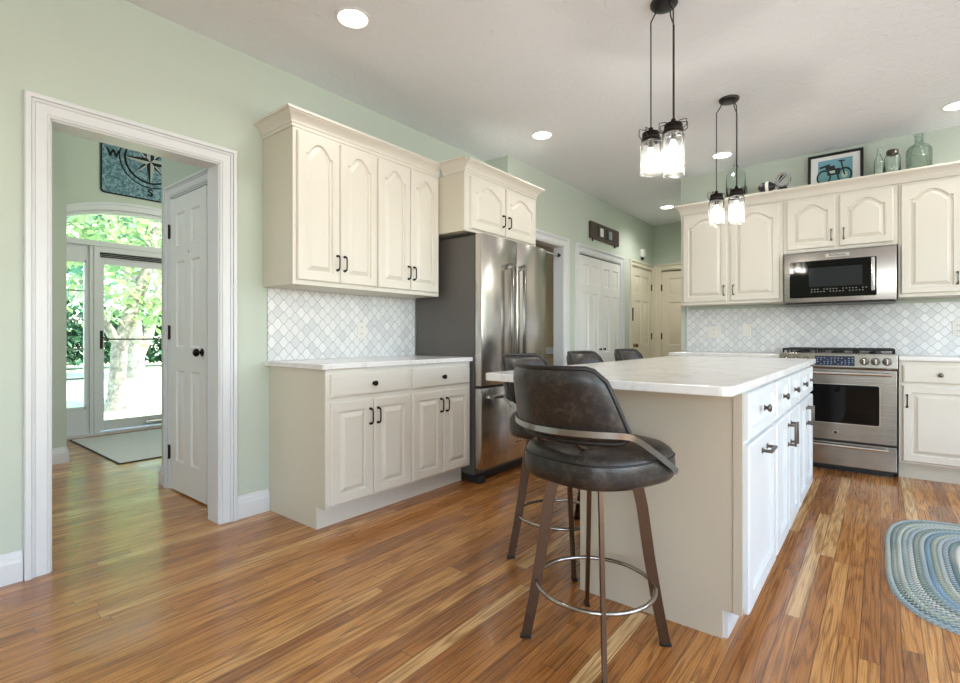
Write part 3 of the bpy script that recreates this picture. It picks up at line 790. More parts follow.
# --- cabinet over the fridge
c = thing('over_fridge_cabinet', 'deep cream two-door cabinet bridging over the stainless refrigerator', 'cabinet', (-2.35, 2.752, 1.832), T2)
WO, HO, DO = .958, .426, .574
MB().box(0, WO, 0, DO, 0, HO, .002).build('body', M['cab_side'], c)
MB().box(.0005, WO - .0005, -.003, .0, .0005, HO - .0005).build('face_frame', M['cab'], c)
crown_mb(0, WO, DO, HO, False, True).build('crown', M['cab'], c, smooth=25)
mbx = MB()
vs = []; 
for w_, h_ in CROWN: vs.append((-w_, h_ + HO))
# return of the crown along the exposed side, down to the wall cabinet's own crown
ret = []; fs = []
for w_, h_ in CROWN: ret += [(-w_, -w_, HO + h_), (-w_, .205, HO + h_)]
n_ = len(CROWN)
for i in range(n_ - 1): fs.append((2 * i, 2 * i + 1, 2 * i + 3, 2 * i + 2))
fs += [tuple(2 * i for i in range(n_)), tuple(2 * i + 1 for i in range(n_))]
mbx.poly(ret, fs).build('crown_return', M['cab'], c, smooth=25)
for x, hx in ((.058, .388), (.500, .026)):
    d = front('door', .422, .384, c, (x, -.003, .022), .060, M['cab'])
    hardware('pull', 'handle', M['bronze'], d, (hx, -.02, .115))
# --- base cabinet on the left wall
c = thing('base_cabinet', 'cream base cabinet with two drawers over four doors beside the refrigerator', 'cabinet', (-2.345, 1.590, 0), T2)
WB, DB = 1.215, .580
MB().prism([(0, .125), (.085, .125), (.085, 0), (DB, 0), (DB, .882), (0, .882)], 'x', 0, WB).build('body', M['cab_side'], c)
MB().box(.0005, WB - .0005, -.004, .0, .1255, .8815).build('face_frame', M['cab'], c)
MB().box(.0, WB, .078, .085, .0, .125).build('toe_kick', M['cab'], c)
for x, Wd in ((.026, .580), (.633, .563)):
    d = front('drawer', Wd, .127, c, (x, -.004, .728), 0, M['cab'], False, slab=True)
    hardware('knob', 'knob', M['bronze'], d, (Wd / 2, -.02, .0625))
for x, hx in ((.026, .263), (.319, .026), (.633, .255), (.918, .026)):
    Wd = .288 if x < .6 else .279
    d = front('door', Wd, .560, c, (x, -.004, .138), 0, M['cab'])
    hardware('pull', 'handle', M['bronze'], d, (hx, -.02, .462))
def counter(mb, pts, z0=.884, z1=.914): return mb.prism(pts, 'z', z0, z1, .004)
def rrect(x0, x1, y0, y1, r, corners=(1, 1, 1, 1), n=6):
    out = []
    for k, (cx, cy, a0) in enumerate(((x0 + r, y0 + r, PI), (x1 - r, y0 + r, 1.5 * PI), (x1 - r, y1 - r, 0), (x0 + r, y1 - r, .5 * PI))):
        if corners[k]: out += [(cx + r * math.cos(a0 + .5 * PI * i / n), cy + r * math.sin(a0 + .5 * PI * i / n)) for i in range(n + 1)]
        else: out.append(((x0, y0), (x1, y0), (x1, y1), (x0, y1))[k])
    return out
w_ = counter(MB(), rrect(XL + .001, -2.312, 1.563, 2.806, .025, (0, 1, 0, 0))).build('countertop', M['quartz'])
tag(w_, 'white quartz worktop on the base cabinet beside the refrigerator', 'countertop')
mb = MB().box(XL + .001, XL + .011, 1.577, 2.808, .9145, 1.3615)
tag(mb.build('backsplash', M['tile_y']), 'marble lantern-tile backsplash under the four-door wall cabinet', 'backsplash')

# --- upper run on the range wall (rz = 0, front towards -y)
def upper(name, label, x0, W, z0, H, doors, handles, arch, Hd, wd):
    c = thing(name, label, 'cabinet', (x0, YB - .33, z0))
    MB().box(0, W, 0, .328, 0, H, .002).build('body', M['cab_side'], c)
    MB().box(.0005, W - .0005, -.003, 0, .0005, H - .0005).build('face_frame', M['cab'], c)
    for x, hx in zip(doors, handles):
        d = front('door', wd, Hd, c, (x, -.003, .026), arch, M['cab'])
        hardware('pull', 'handle', M['pewter'], d, (hx, -.02, .10))
    return c
upper('wall_cabinet', 'cream two-door wall cabinet at the hall end of the range wall', -1.546, .872, 1.372, .890, (.022, .448), (.372, .028), .065, .845, .400)
upper('wall_cabinet', 'short cream two-door cabinet directly above the microwave', -.672, .778, 1.790, .472, (.030, .405), (.318, .028), .060, .425, .345)
upper('wall_cabinet', 'tall cream wall cabinet on the far side of the microwave', .108, .760, 1.372, .890, (.016, .390), (.322, .028), .065, .845, .350)
cr = crown_mb(-1.546, .868, .328, 2.264, True, True).build('crown_molding', M['cab'], None, (0, YB - .33, 0), smooth=25)
tag(cr, 'long cream crown moulding along the tops of the range wall cabinets', 'moulding')
MB().box(-1.546, .868, 0, .328, 2.264, 2.3555).build('shelf_top', M['cab'], cr)
# --- base run on the range wall
def base_unit(label, x0, W, doors):
    c = thing('base_cabinet', label, 'cabinet', (x0, 4.885, 0))
    MB().prism([(0, .125), (.085, .125), (.085, 0), (.572, 0), (.572, .882), (0, .882)], 'x', 0, W).build('body', M['cab_side'], c)
    MB().box(.0005, W - .0005, -.004, 0, .1255, .8815).build('face_frame', M['cab'], c)
    MB().box(0, W, .078, .085, 0, .125).build('toe_kick', M['cab_side'], c)
    for x, wd, hx in doors:
        d = front('drawer', wd, .127, c, (x, -.004, .724), 0, M['cab'], False, slab=True)
        hardware('knob', 'knob', M['pewter'], d, (wd / 2, -.02, .0625))
        d = front('door', wd, .560, c, (x, -.004, .142), 0, M['cab'])
        hardware('pull', 'handle', M['bronze'], d, (hx, -.02, .445))
base_unit('cream base cabinet of one drawer and door just past the range', .106, .458, [(.022, .414, .024)])
base_unit('narrow cream base cabinet ending the run past the range', .566, .302, [(.018, .266, .024)])
base_unit('cream base cabinet between the range and the hall, behind the island', -1.560, .894, [(.022, .416, .385), (.456, .416, .028)])
w_ = counter(MB(), [(.106, 4.855), (.900, 4.855), (.900, YB - .0005), (.106, YB - .0005)]).build('countertop', M['quartz'])
tag(w_, 'white quartz worktop past the range, over the single-drawer cabinet', 'countertop')
w_ = counter(MB(), rrect(-1.590, -.664, 4.855, YB - .0005, .02, (1, 0, 0, 0))).build('countertop', M['quartz'])
tag(w_, 'white quartz worktop between range and hall, seen over the island', 'countertop')
mb = MB().box(-1.577, .95, YB - .0105, YB - .0005, .9145, 1.3385)
bs = tag(mb.build('backsplash', M['tile_x']), 'marble lantern-tile backsplash behind the range', 'backsplash')
MB().box(-1.588, -1.577, YB - .0125, YB - .0005, .9145, 1.3715).build('edge_strip', M['trim'], bs)

# --- island: fronts face +x
c = thing('kitchen_island', 'white-fronted kitchen island with greige end panel in the middle of the floor', 'island', (-.374, 1.906, 0), T2)
WI, DI = 2.115, .600
MB().prism([(0, .115), (.055, .115), (.055, 0), (DI, 0), (DI, .882), (0, .882)], 'x', .012, WI).build('body', M['cab_white'], c)
MB().prism([(-.002, .100), (.060, .100), (.060, 0), (DI + .012, 0), (DI + .012, .882), (-.002, .882)], 'x', 0, .0118).build('end_panel', M['panel'], c)
MB().box(-.0035, -.0002, -.004, .026, .1005, .882, .001).build('corner_stile', M['panel'], c)
MB().box(.012, WI, .045, .055, 0, .115).build('toe_kick', M['cab_white'], c)
XS = [(.026, .561), (.622, .352), (1.002, .352), (1.392, .336), (1.752, .336)]
for k, (x, wd) in enumerate(XS):
    d = front('drawer', wd, .165, c, (x, -.001, .700), 0, M['cab_white'], False, .036)
    hardware('knob', 'knob', M['pewter'], d, (wd / 2, -.02, .085))
    d = front('door', wd, .585, c, (x, -.001, .098), 0, M['cab_white'], False, .058)
    if k == 0: hardware('barh', 'handle', M['pewter'], d, (wd / 2, -.02, .530))
    else: hardware('bar', 'handle', M['pewter'], d, (wd - .03 if k in (1, 3) else .03, -.02, .485))
w_ = counter(MB(), rrect(-1.262, -.338, 1.592, 4.046, .035)).build('countertop', M['quartz'])
tag(w_, 'large white quartz island top overhanging the bar stools', 'countertop')

# ================================================================ appliances
# --- refrigerator (front +x)
c = thing('refrigerator', 'stainless french-door refrigerator with charcoal side beside the base cabinet', 'refrigerator', (-2.305, 2.815, 0), T2)
WF, DF = .890, .600
mb = MB().box(0, WF, 0, DF, .055, 1.802, .004); mb.build('body', M['fridge_side'], c)
mb = MB().box(.012, WF - .012, .003, .10, .012, .0545); mb.box(.0, .06, -.055, .05, .0, .05, .006); mb.box(WF - .06, WF, -.055, .05, 0, .05, .006); mb.build('base_grille', M['dark_plastic'], c)
def curved_front(W, H, T=.062, bulge=.010):
    pts = [(0, 0), (W, 0)]; n = 10
    q = [(0.004 + (W - .008) * k / n, -T + bulge * (2 * k / n - 1) ** 2 * .0) for k in range(n + 1)]
    pts = [(0, -.004), (0, -T + .012)] + [(.003, -T + .004), (.010, -T)] + [(W - .010, -T), (W - .003, -T + .004), (W, -T + .012), (W, -.004)]
    return MB().prism(pts, 'z', 0, H, .003)
for k in range(2):
    x = .002 + k * (WF / 2 + .001); d = curved_front(WF / 2 - .005, 1.105).build('door', M['steel_x'], c, (x, -.006, .705), smooth=30)
    hx = (WF / 2 - .005 - .110) if k == 0 else .045
    hb = MB().box(hx - .012, hx + .012, -.118, -.092, .085, .925, .004)
    for z in (.11, .90): hb.box(hx - .013, hx + .013, -.116, -.0622, z - .018, z + .018, .004)
    hb.build('handle', M['steel_dark'], d, smooth=30)
d = curved_front(WF - .004, .585).build('freezer_drawer', M['steel_x'], c, (.002, -.006, .102), smooth=30)
hb = MB().box(.07, WF - .07, -.128, -.108, .508, .530, .005)
for x in (.085, WF - .09): hb.box(x - .015, x + .015, -.126, -.0622, .506, .532, .004)
hb.build('handle', M['steel_dark'], d, smooth=30)
bd = MB().box(WF * .44, WF * .60, -.0655, -.0621, .125, .150, .001).build('badge', M['chrome'], d)
tb = text_mesh('KitchenAid', .020); tb.transform(Matrix.Translation((WF * .52, -.0656, .1375)) @ Matrix.Rotation(PI / 2, 4, 'X'))
mb = MB(); mb._add(tb); mb.build('lettering', M['black'], d)
for x in (.01, WF - .075): MB().box(x, x + .065, .002, .07, 1.8025, 1.822, .006).build('hinge_cover', M['dark_plastic'], c)

# --- range (front -y)
c = thing('range', 'stainless slide-in gas range with black oven window', 'range', (-.658, 4.862, 0))
WR, DR = .756, .585
MB().box(.001, WR - .001, .02, DR, .03, .900).build('body', M['dark_plastic'], c)
MB().box(.02, WR - .02, .04, .3, 0, .0295).build('kick_plate', M['black'], c)
d = MB().box(.003, WR - .003, -.020, .019, .048, .232, .004).build('drawer', M['steel_h'], c)
hb = MB().tube([(.05, -.056, .208), (WR - .05, -.056, .208)], .0105, 12)
for x in (.065, WR - .065): hb.box(x - .012, x + .012, -.058, -.0205, .199, .217, .003)
hb.build('handle', M['chrome'], d, smooth=40)
d = MB().box(.003, WR - .003, -.020, .019, .246, .808, .004).build('oven_door', M['steel_h'], c)
pts = rrect(.100, WR - .100, .378, .692, .018)
MB().prism(pts, 'y', -.0225, -.0203).build('window_trim', M['chrome'], d)
MB().prism(offset(pts, .006), 'y', -.0245, -.0226).build('window', M['blackglass'], d)
hb = MB().tube([(.035, -.066, .776), (WR - .035, -.066, .776)], .012, 12)
for x in (.05, WR - .05): hb.box(x - .013, x + .013, -.068, -.0205, .766, .786, .003)
hb.build('handle', M['chrome'], d, smooth=40)
bd = MB().lathe([(0, -.0245), (.016, -.0242), (.017, -.0225), (.017, -.0205)], (WR / 2, 0, .308), 22, 'y').build('badge', M['chrome'], d, smooth=40)
mb = MB().lathe([(.0105, -.0250), (.0125, -.0250), (.0125, -.0243), (.0105, -.0243)], (WR / 2, 0, .308), 20, 'y')
tb = text_mesh('GE', .014); tb.transform(Matrix.Translation((WR / 2, -.0248, .308)) @ Matrix.Rotation(PI / 2, 4, 'X')); mb._add(tb); mb.build('lettering', M['black'], d)
# control panel: tilted face
pv = [(-.030, .824), (-.024, .922), (.06, .928), (.06, .812), (-.024, .812)]
MB().prism([(y, z) for y, z in pv], 'x', .0, WR, .002).build('control_panel', M['steel_h'], c)
fy = lambda z: -.030 + (z - .824) * .061 - .0005
MB().prism([(fy(.836) - .002, .836), (fy(.910) - .002, .910), (fy(.910), .910), (fy(.836), .836)], 'x', .245, .500).build('display', M['display'], c)
mb = MB()
for rr, z in enumerate((.849, .863, .878, .894)):
    for k in range(11):
        if (k * 7 + rr * 3) % 5 == 0: continue
        x = .258 + k * .0225; y = fy(z) - .0026; mb.box(x, x + (.010 if rr % 2 else .006), y - .0004, y, z - .002, z + .002)
mb.build('button_print', M['displaytext'], c)
for x in (.050, .118, .186, .560, .628, .696):
    k = MB().lathe([(.0, -.034), (.020, -.033), (.023, -.028), (.0245, -.006), (.029, -.004), (.029, 0)], (0, 0, 0), 22, 'y').build('knob', M['pewter'], c, (x, fy(.873), .873), smooth=40)
    MB().box(-.005, .005, -.046, -.030, -.020, .020, .003).build('grip', M['chrome'], k)
MB().box(0.0, WR, .0, DR - .01, .9005, .930, .003).build('cooktop', M['steel_h'], c)
for k in range(3):
    x0 = .012 + k * .246; x1 = x0 + .240; mb = MB(); t = .006
    for x in (x0, x1 - 2 * t): mb.box(x, x + 2 * t, .03, .545, .952, .967, .003)
    for y in (.03, .533): mb.box(x0, x1, y, y + 2 * t, .952, .967, .003)
    for y in (.155, .285, .41): mb.box(x0, x1, y, y + 2 * t, .952, .967, .003)
    mb.box((x0 + x1) / 2 - t, (x0 + x1) / 2 + t, .03, .545, .952, .967, .003)
    for x in (x0, x1 - 2 * t):
        for y in (.03, .285, .533): mb.box(x, x + 2 * t, y, y + 2 * t, .9305, .953, .002)
    mb.build('grate', M['black_iron'], c)
    for y in (.16, .41): MB().lathe([(.045, .9305), (.045, .936), (.036, .938), (.036, .946), (.0, .948)], (.5 * (x0 + x1), y, 0), 20).build('burner', M['black'], c, smooth=40)

# --- microwave
c = thing('microwave', 'stainless over-the-range microwave with black glass front', 'microwave', (-.660, YB - .392, 1.352))
WM, HM = .758, .425
MB().box(0, WM, .03, .390, 0, HM).build('body', M['dark_plastic'], c)
MB().box(.01, WM - .01, .005, .33, -.012, -.0005, .003).build('vent_grille', M['black'], c)
MB().box(0, WM, -.008, .0295, .0, HM, .007, 3).build('front_frame', M['steel_h'], c, smooth=40)
MB().prism(rrect(.045, .635, .040, .350, .010), 'y', -.0125, -.0085).build('window', M['blackglass'], c)
MB().prism(rrect(.185, .545, .130, .290, .006), 'y', -.0140, -.0126).build('inner_window', M['mwglass'], c)
mb = MB()
for rr, z in enumerate((.085, .105)):
    for k in range(18):
        if (k + rr * 2) % 6 == 5: continue
        mb.box(.20 + k * .0215, .20 + k * .0215 + .009, -.0130, -.0125, z, z + .006)
mb.build('button_print', M['greyink'], c)
hb = MB().box(.600, .624, -.058, -.040, .075, .340, .006)
for z in (.09, .325): hb.box(.603, .621, -.042, -.0126, z - .012, z + .012, .003)
hb.build('handle', M['chrome'], c, smooth=40)
MB().box(.300, .460, -.0115, -.0081, .370, .400, .001).build('badge', M['chrome'], c)
tb = text_mesh('KitchenAid', .024); tb.transform(Matrix.Translation((.38, -.0117, .385)) @ Matrix.Rotation(PI / 2, 4, 'X'))
mb = MB(); mb._add(tb); mb.build('lettering', M['black'], c)

# ================================================================ stools
def superellipse(a, b, n, N=48, squeeze=0.0):
    out = []
    for k in range(N):
        t = 2 * PI * k / N; c_, s_ = math.cos(t), math.sin(t)
        x = a * math.copysign(abs(c_) ** (2 / n), c_); y = b * math.copysign(abs(s_) ** (2 / n), s_)
        out.append((x, y * (1 + squeeze * x / a)))
    return out
def make_stool(label, loc, swivel, legs_rot):
    t = thing('bar_stool', label, 'stool', loc, 0, 'leather bar stools around the island')
    # seat (local +x forward), swivelled
    C, S = math.cos(swivel), math.sin(swivel); Rz = Matrix.Rotation(swivel, 4, 'Z')
    base = superellipse(.222, .232, 2.9, 56, .10)
    vs = []; fs = []; n = len(base)
    prof = [(.86, .588), (.95, .592), (.99, .604), (1.0, .625), (.998, .650), (.985, .668), (.95, .686), (.86, .702), (.66, .712), (.36, .717), (.1, .718)]
    for s_, z in prof:
        for x, y in base: vs.append((x * s_, y * s_, z))
    for k in range(len(prof) - 1):
        for i in range(n): fs.append((k * n + i, k * n + (i + 1) % n, (k + 1) * n + (i + 1) % n, (k + 1) * n + i))
    fs += [tuple(range(n))[::-1], tuple((len(prof) - 1) * n + i for i in range(n))]
    seat = MB().poly(vs, fs, Rz).build('seat', M['leather'], t, smooth=60)
    MB().tube([(x * .987, y * .987, .668) for x, y in base], .0032, 6, True, Rz).build('seat_piping', M['piping'], seat, smooth=180)
    # backrest: a shell bent round the rear, leaning back, narrower at the top
    def bpt(u, v, off):       # u -1..1 across, v 0..1 up
        half = .232 - .045 * v - .010 * v * v; yy = u * half
        lean = -.225 - .062 * v
        x = lean + .11 * (abs(u) ** 2.0) * (1 - .25 * v)
        z = .738 + .227 * v
        nx = 1.0; ny = -2 * .11 * u / half; L = math.hypot(nx, ny)
        return Vector((x + off * nx / L, yy + off * ny / L, z))
    NU, NV = 22, 10; vs = []; fs = []
    def uv_round(i, j):       # round the upper corners
        u, v = -1 + 2 * i / NU, j / NV
        e = max(0, (abs(u) - .80) / .20); vmax = 1 - .17 * (1 - math.sqrt(max(0, 1 - e * e)))
        vmin = .10 * (1 - math.sqrt(max(0, 1 - e * e)))
        return u, vmin + v * (vmax - vmin)
    for side in (0, 1):
        for j in range(NV + 1):
            for i in range(NU + 1):
                u, v = uv_round(i, j); puff = .016 * min(1, (1 - abs(u)) * 6) ** .5 * min(1, min(j, NV - j) / NV * 6) ** .5
                vs.append(tuple(bpt(u, v, (.004 + puff) * (1 if side else -1))))
    K = (NU + 1) * (NV + 1)
    for side in (0, 1):
        for j in range(NV):
            for i in range(NU):
                a = side * K + j * (NU + 1) + i; fs.append((a, a + 1, a + NU + 2, a + NU + 1))
    rim = [(i, 0) for i in range(NU)] + [(NU, j) for j in range(NV)] + [(i, NV) for i in range(NU, 0, -1)] + [(0, j) for j in range(NV, 0, -1)]
    for (i, j), (i2, j2) in zip(rim, rim[1:] + rim[:1]):
        a, b = j * (NU + 1) + i, j2 * (NU + 1) + i2; fs.append((a, b, b + K, a + K))
    back = MB().poly(vs, fs, Rz).build('backrest', M['leather'], t, smooth=60)
    MB().tube([bpt(*uv_round(i, j), 0) for i, j in rim], .009, 8, True, Rz).build('back_piping', M['piping'], back, smooth=180)
    # flat metal band that wraps the back and runs down as arms to the seat sides
    path = []
    for k in range(-13, 14):
        a = k / 13.0; u = a * 1.0; s_ = math.copysign(1, a)
        if abs(a) <= .60:
            q = bpt(a / .60 * .98, .15, -.027); path.append((q.x, q.y, .770))
        else:
            f_ = (abs(a) - .60) / .40; q = bpt(s_ * .98, .15, -.027)
            path.append((q.x + (.105 - q.x) * f_, q.y + (s_ * .246 - q.y) * min(1, f_ * 1.3), 0.770 - .146 * f_ ** 1.15))
    for _ in range(2):
        q2 = [path[0]]
        for a, b in zip(path, path[1:]): a, b = Vector(a), Vector(b); q2 += [tuple(a * .75 + b * .25), tuple(a * .25 + b * .75)]
        path = q2 + [path[-1]]
    vs = []; fs = []
    for i, p in enumerate(path):
        a = Vector(path[max(0, i - 1)]); b = Vector(path[min(len(path) - 1, i + 1)]); tv = (b - a).normalized()
        nv = Vector((-tv.y, tv.x, 0)).normalized(); up = nv.cross(tv).normalized()
        if up.z < 0: up = -up
        P = Vector(p)
        for du, dn in ((-1, -1), (1, -1), (1, 1), (-1, 1)): vs.append(tuple(P + up * .0095 * du + nv * .004 * dn))
    for i in range(len(path) - 1):
        for k in range(4): fs.append((i * 4 + k, i * 4 + (k + 1) % 4, i * 4 + 4 + (k + 1) % 4, i * 4 + 4 + k))
    fs += [(0, 1, 2, 3), tuple((len(path) - 1) * 4 + k for k in range(4))]
    MB().poly(vs, fs, Rz).build('arm_band', M['gunmetal'], t, smooth=35)
    for s_ in (-1, 1):
        MB().tube([(-.15, s_ * .085, .705), (-.185, s_ * .085, .716), (-.205, s_ * .085, .74), (-.208, s_ * .085, .775)], .007, 8, False, Rz).build('back_support', M['legmetal'], t, smooth=60)
    # swivel, legs, foot ring
    mb = MB().lathe([(.10, .5865), (.10, .578), (.075, .574), (.075, .566), (.10, .564), (.10, .552), (0, .552)], (0, 0, 0), 28); mb.build('swivel_plate', M['legmetal'], t, smooth=40)
    for k in range(4):
        a = legs_rot + k * PI / 2; d = Vector((math.cos(a), math.sin(a), 0)); s_ = Vector((-d.y, d.x, 0)); vs = []; fs = []
        stn = [(.100, .580, .019), (.140, .575, .019), (.160, .480, .019), (.185, .300, .0185), (.212, .140, .018), (.238, .008, .017)]
        for rr, z, w2 in stn:
            for e, f_ in ((-1, -1), (1, -1), (1, 1), (-1, 1)): p = d * (rr + e * w2) + s_ * (f_ * .0065); vs.append((p.x, p.y, z))
        for i in range(len(stn) - 1):
            for q in range(4): fs.append((i * 4 + q, i * 4 + (q + 1) % 4, i * 4 + 4 + (q + 1) % 4, i * 4 + 4 + q))
        fs += [(0, 1, 2, 3), tuple((len(stn) - 1) * 4 + q for q in range(4))]
        lg = MB().poly(vs, fs).build('leg', M['legmetal'], t, smooth=30)
        p = d * .239; MB().box(-.019, .019, -.010, .010, 0, .012, .002, 1, Matrix.Translation(p) @ Matrix.Rotation(a, 4, 'Z')).build('foot_glide', M['black'], lg)
    MB().tube([(.200 * math.cos(2 * PI * k / 48), .200 * math.sin(2 * PI * k / 48), .205) for k in range(48)], .0075, 10, True).build('foot_ring', M['gunmetal'], t, smooth=180)
    return t
make_stool('brown leather bar stool with its back to us at the near end of the island', (-.778, 1.612, 0), math.radians(78), math.radians(33))
make_stool('brown leather bar stool on the seating side, the one closest to the refrigerator', (-1.215, 2.135, 0), 0.0, PI / 4)
make_stool('brown leather bar stool on the seating side, in front of the white closet doors', (-1.215, 2.80, 0), 0.0, PI / 4)
make_stool('brown leather bar stool on the seating side, the one closest to the hall', (-1.215, 3.495, 0), 0.0, PI / 4)

# ================================================================ lights hung and set in the ceiling
def pendant(label, loc, ang0, jars, drop_top=2.118, power=2.5):
    t = thing('pendant_light', label, 'pendant light', loc, 0)
    MB().lathe([(0, 0), (.066, 0), (.066, -.010), (.058, -.020), (.030, -.026), (0, -.027)], (0, 0, 0), 32).build('canopy', M['black'], t, smooth=40)
    zt = drop_top - loc[2]
    for lat, dep in jars:
        a = math.atan2(dep, lat) + ang0; rr = math.hypot(lat, dep); x, y = rr * math.cos(a), rr * math.sin(a)
        xc, yc = .6 * x, .6 * y
        MB().tube([(xc, yc, -.02), (xc * 1.1, yc * 1.1, -.045), (x, y, -.085), (x, y, -.2), (x, y, zt + .02)], .0034, 8).build('cord', M['black'], t, smooth=60)
        cap = MB().lathe([(0, .026), (.010, .024), (.014, .004), (.040, 0), (.043, -.006), (.043, -.026), (.046, -.028), (.046, -.046), (.040, -.048), (0, -.048)], (x, y, zt), 28).build('jar_cap', M['bronze'], t, smooth=40)
        mb = MB()
        for s_ in (-1, 1):        # wire bail loops standing off the cap
            d = Vector((math.cos(a + .9), math.sin(a + .9), 0)); e = Vector((-d.y, d.x, 0)); o = Vector((x, y, zt))
            mb.tube([o + d * s_ * .046 + e * -.022 + Vector((0, 0, -.034)), o + d * s_ * .062 + e * -.022 + Vector((0, 0, -.022)), o + d * s_ * .062 + e * -.020 + Vector((0, 0, .008)), o + d * s_ * .030 + e * -.012 + Vector((0, 0, .010)),
                     o + d * s_ * .030 + e * .012 + Vector((0, 0, .010)), o + d * s_ * .062 + e * .020 + Vector((0, 0, .008)), o + d * s_ * .062 + e * .022 + Vector((0, 0, -.022)), o + d * s_ * .046 + e * .022 + Vector((0, 0, -.034))], .0022, 6)
        mb.tube([(x + .0465 * math.cos(q * PI / 12), y + .0465 * math.sin(q * PI / 12), zt - .034) for q in range(24)], .002, 6, True)
        mb.build('wire_bail', M['black'], cap)
        MB().lathe([(.042, -.048), (.046, -.051), (.051, -.056), (.052, -.062), (.052, -.198), (.054, -.200), (.054, -.206), (.050, -.207), (.049, -.196), (.0495, -.063), (.048, -.058), (.040, -.053), (.040, -.048)], (x, y, zt), 32).build('glass_jar', M['jar'], t, smooth=50)
        MB().lathe([(.013, -.0485), (.013, -.075), (.011, -.078), (.0, -.078)], (x, y, zt), 14).build('socket', M['bronze'], t, smooth=40)
        MB().lathe([(.0, -.079), (.010, -.080), (.014, -.095), (.020, -.110), (.022, -.126), (.017, -.144), (.008, -.156), (0, -.158)], (x, y, zt), 18).build('bulb', M['bulb'], t, smooth=60)
        lamp('POINT', 'pendant_glow', (loc[0] + x, loc[1] + y, loc[2] + zt - .175), power, (1, .92, .8), shadow_soft_size=.03)
# jars sit left, near right and far right as seen from the door side
pendant('three-jar pendant light over the near half of the island', (-.846, 2.53, ZC), math.atan2(.846, 2.53), ((-.062, 0), (.042, -.070), (.048, .070)), 2.090)
pendant('three-jar pendant light over the far half of the island, smaller in view', (-.831, 3.836, ZC), math.atan2(.831, 3.836), ((-.080, 0), (.046, -.066), (.050, .066)), 2.070)
def downlight(label, x, y, power=8):
    t = thing('recessed_light', label, 'ceiling light', (x, y, ZC))
    MB().lathe([(.074, 0), (.092, -.001), (.092, -.005), (.078, -.007), (.074, -.002)], (0, 0, 0), 32).build('trim_ring', M['white'], t, smooth=40)
    MB().lathe([(0, -.0025), (.0735, -.0022)], (0, 0, 0), 32).build('lens', M['downlight'], t)
    lamp('SPOT', 'downlight_beam', (x, y, ZC - .03), power, (1, .96, .9), spot_size=math.radians(150), spot_blend=.8, shadow_soft_size=.07)
downlight('recessed ceiling light closest to the four-door wall cabinet', -2.157, 1.632)
downlight('recessed ceiling light above the refrigerator side of the aisle', -2.187, 3.554)
downlight('recessed ceiling light behind the far pendant', -1.137, 4.976)
downlight('recessed ceiling light in the hall by the end door', -2.144, 6.525, 30)
downlight('recessed ceiling light above the tall cabinet past the microwave', .434, 4.965)

# ================================================================ outlets and switches
def outlet(label, loc, rz, W=.072, kind='outlet'):
    t = thing('wall_outlet' if kind == 'outlet' else 'light_switch', label, kind, loc, rz)
    MB().box(-W / 2, W / 2, -.006, 0, -.058, .058, .003).build('cover_plate', M['ivory'], t)
    nG = max(1, round(W / .06) - (1 if W > .1 else 0)) if W > .1 else 1
    for k in range(nG):
        x = (k - (nG - 1) / 2) * .046
        if kind == 'outlet':
            for z in (-.022, .022):
                s_ = MB().prism(rrect(x - .016, x + .016, z - .014, z + .014, .008), 'y', -.0085, -.0061).build('receptacle', M['ivory'], t)
                mb = MB()
                for dx in (-.006, .006): mb.box(x + dx - .0012, x + dx + .0012, -.0090, -.0086, z - .004, z + .006)
                mb.build('slot', M['dark_plastic'], s_)
        else: MB().box(x - .016, x + .016, -.009, -.0061, -.033, .033, .002).build('rocker', M['ivory'], t)
outlet('ivory outlet plate on the tiled backsplash beside the refrigerator', (XL + .0112, 2.277, 1.105), T2)
outlet('ivory double outlet plate on the range wall tile closest to the hall', (-1.315, YB - .0107, 1.108), 0, .118)
outlet('ivory single switch plate between double outlet and range', (-1.022, YB - .0107, 1.122), 0, .072, 'switch')
outlet('ivory outlet plate on the tile past the range, at the picture edge', (.478, YB - .0107, 1.130), 0)

# ================================================================ things on top of the cabinets (top at z 2.372)
ZT = 2.3565
t = thing('framed_picture', 'black-framed teal motorcycle print leaning on the wall above the microwave', 'picture', (-.315, 5.40, ZT + .004)); t.rotation_euler.x = -.09
FW, FH = .400, .330
mb = MB(); f_ = .022
for a in ((-FW / 2, FW / 2, -.02, 0, 0, f_), (-FW / 2, FW / 2, -.02, 0, FH - f_, FH), (-FW / 2, -FW / 2 + f_, -.02, 0, f_, FH - f_), (FW / 2 - f_, FW / 2, -.02, 0, f_, FH - f_)): mb.box(*a, .002)
mb.build('frame', M['frameblack'], t)
MB().box(-FW / 2 + f_, FW / 2 - f_, -.008, -.002, f_, FH - f_).build('mat_board', M['matboard'], t)
art = MB().box(-.125, .125, -.0095, -.0081, .060, .272).build('print', M['print'], t)
SCL = Matrix.Translation((0, 0, .166)) @ Matrix.Diagonal((1.25, 1.0, 1.6, 1)) @ Matrix.Translation((0, 0, -.138))
mb = MB()
for x in (-.065, .055): mb.tube([(x + .038 * math.cos(k * PI / 12), -.011, .108 + .038 * math.sin(k * PI / 12)) for k in range(24)], .0055, 6, True)
mb.box(-.045, .03, -.0125, -.0097, .115, .150); mb.box(-.055, .00, -.0125, -.0097, .150, .168); mb.tube([(.055, -.011, .108), (.035, -.011, .185)], .005, 6); mb.tube([(.02, -.011, .19), (.055, -.011, .188)], .004, 6); mb.tube([(-.09, -.011, .165), (-.03, -.011, .175)], .006, 6)
mb.bm.transform(SCL); mb.build('motorcycle_drawing', M['printdark'], art)
mb = MB().lathe([(0, -.0118), (.018, -.0118), (.018, -.0097)], (.055, 0, .108), 20, 'y'); mb.box(-.035, .0, -.0132, -.0126, .125, .140); mb.bm.transform(SCL); mb.build('drawing_highlight', M['printlight'], art)

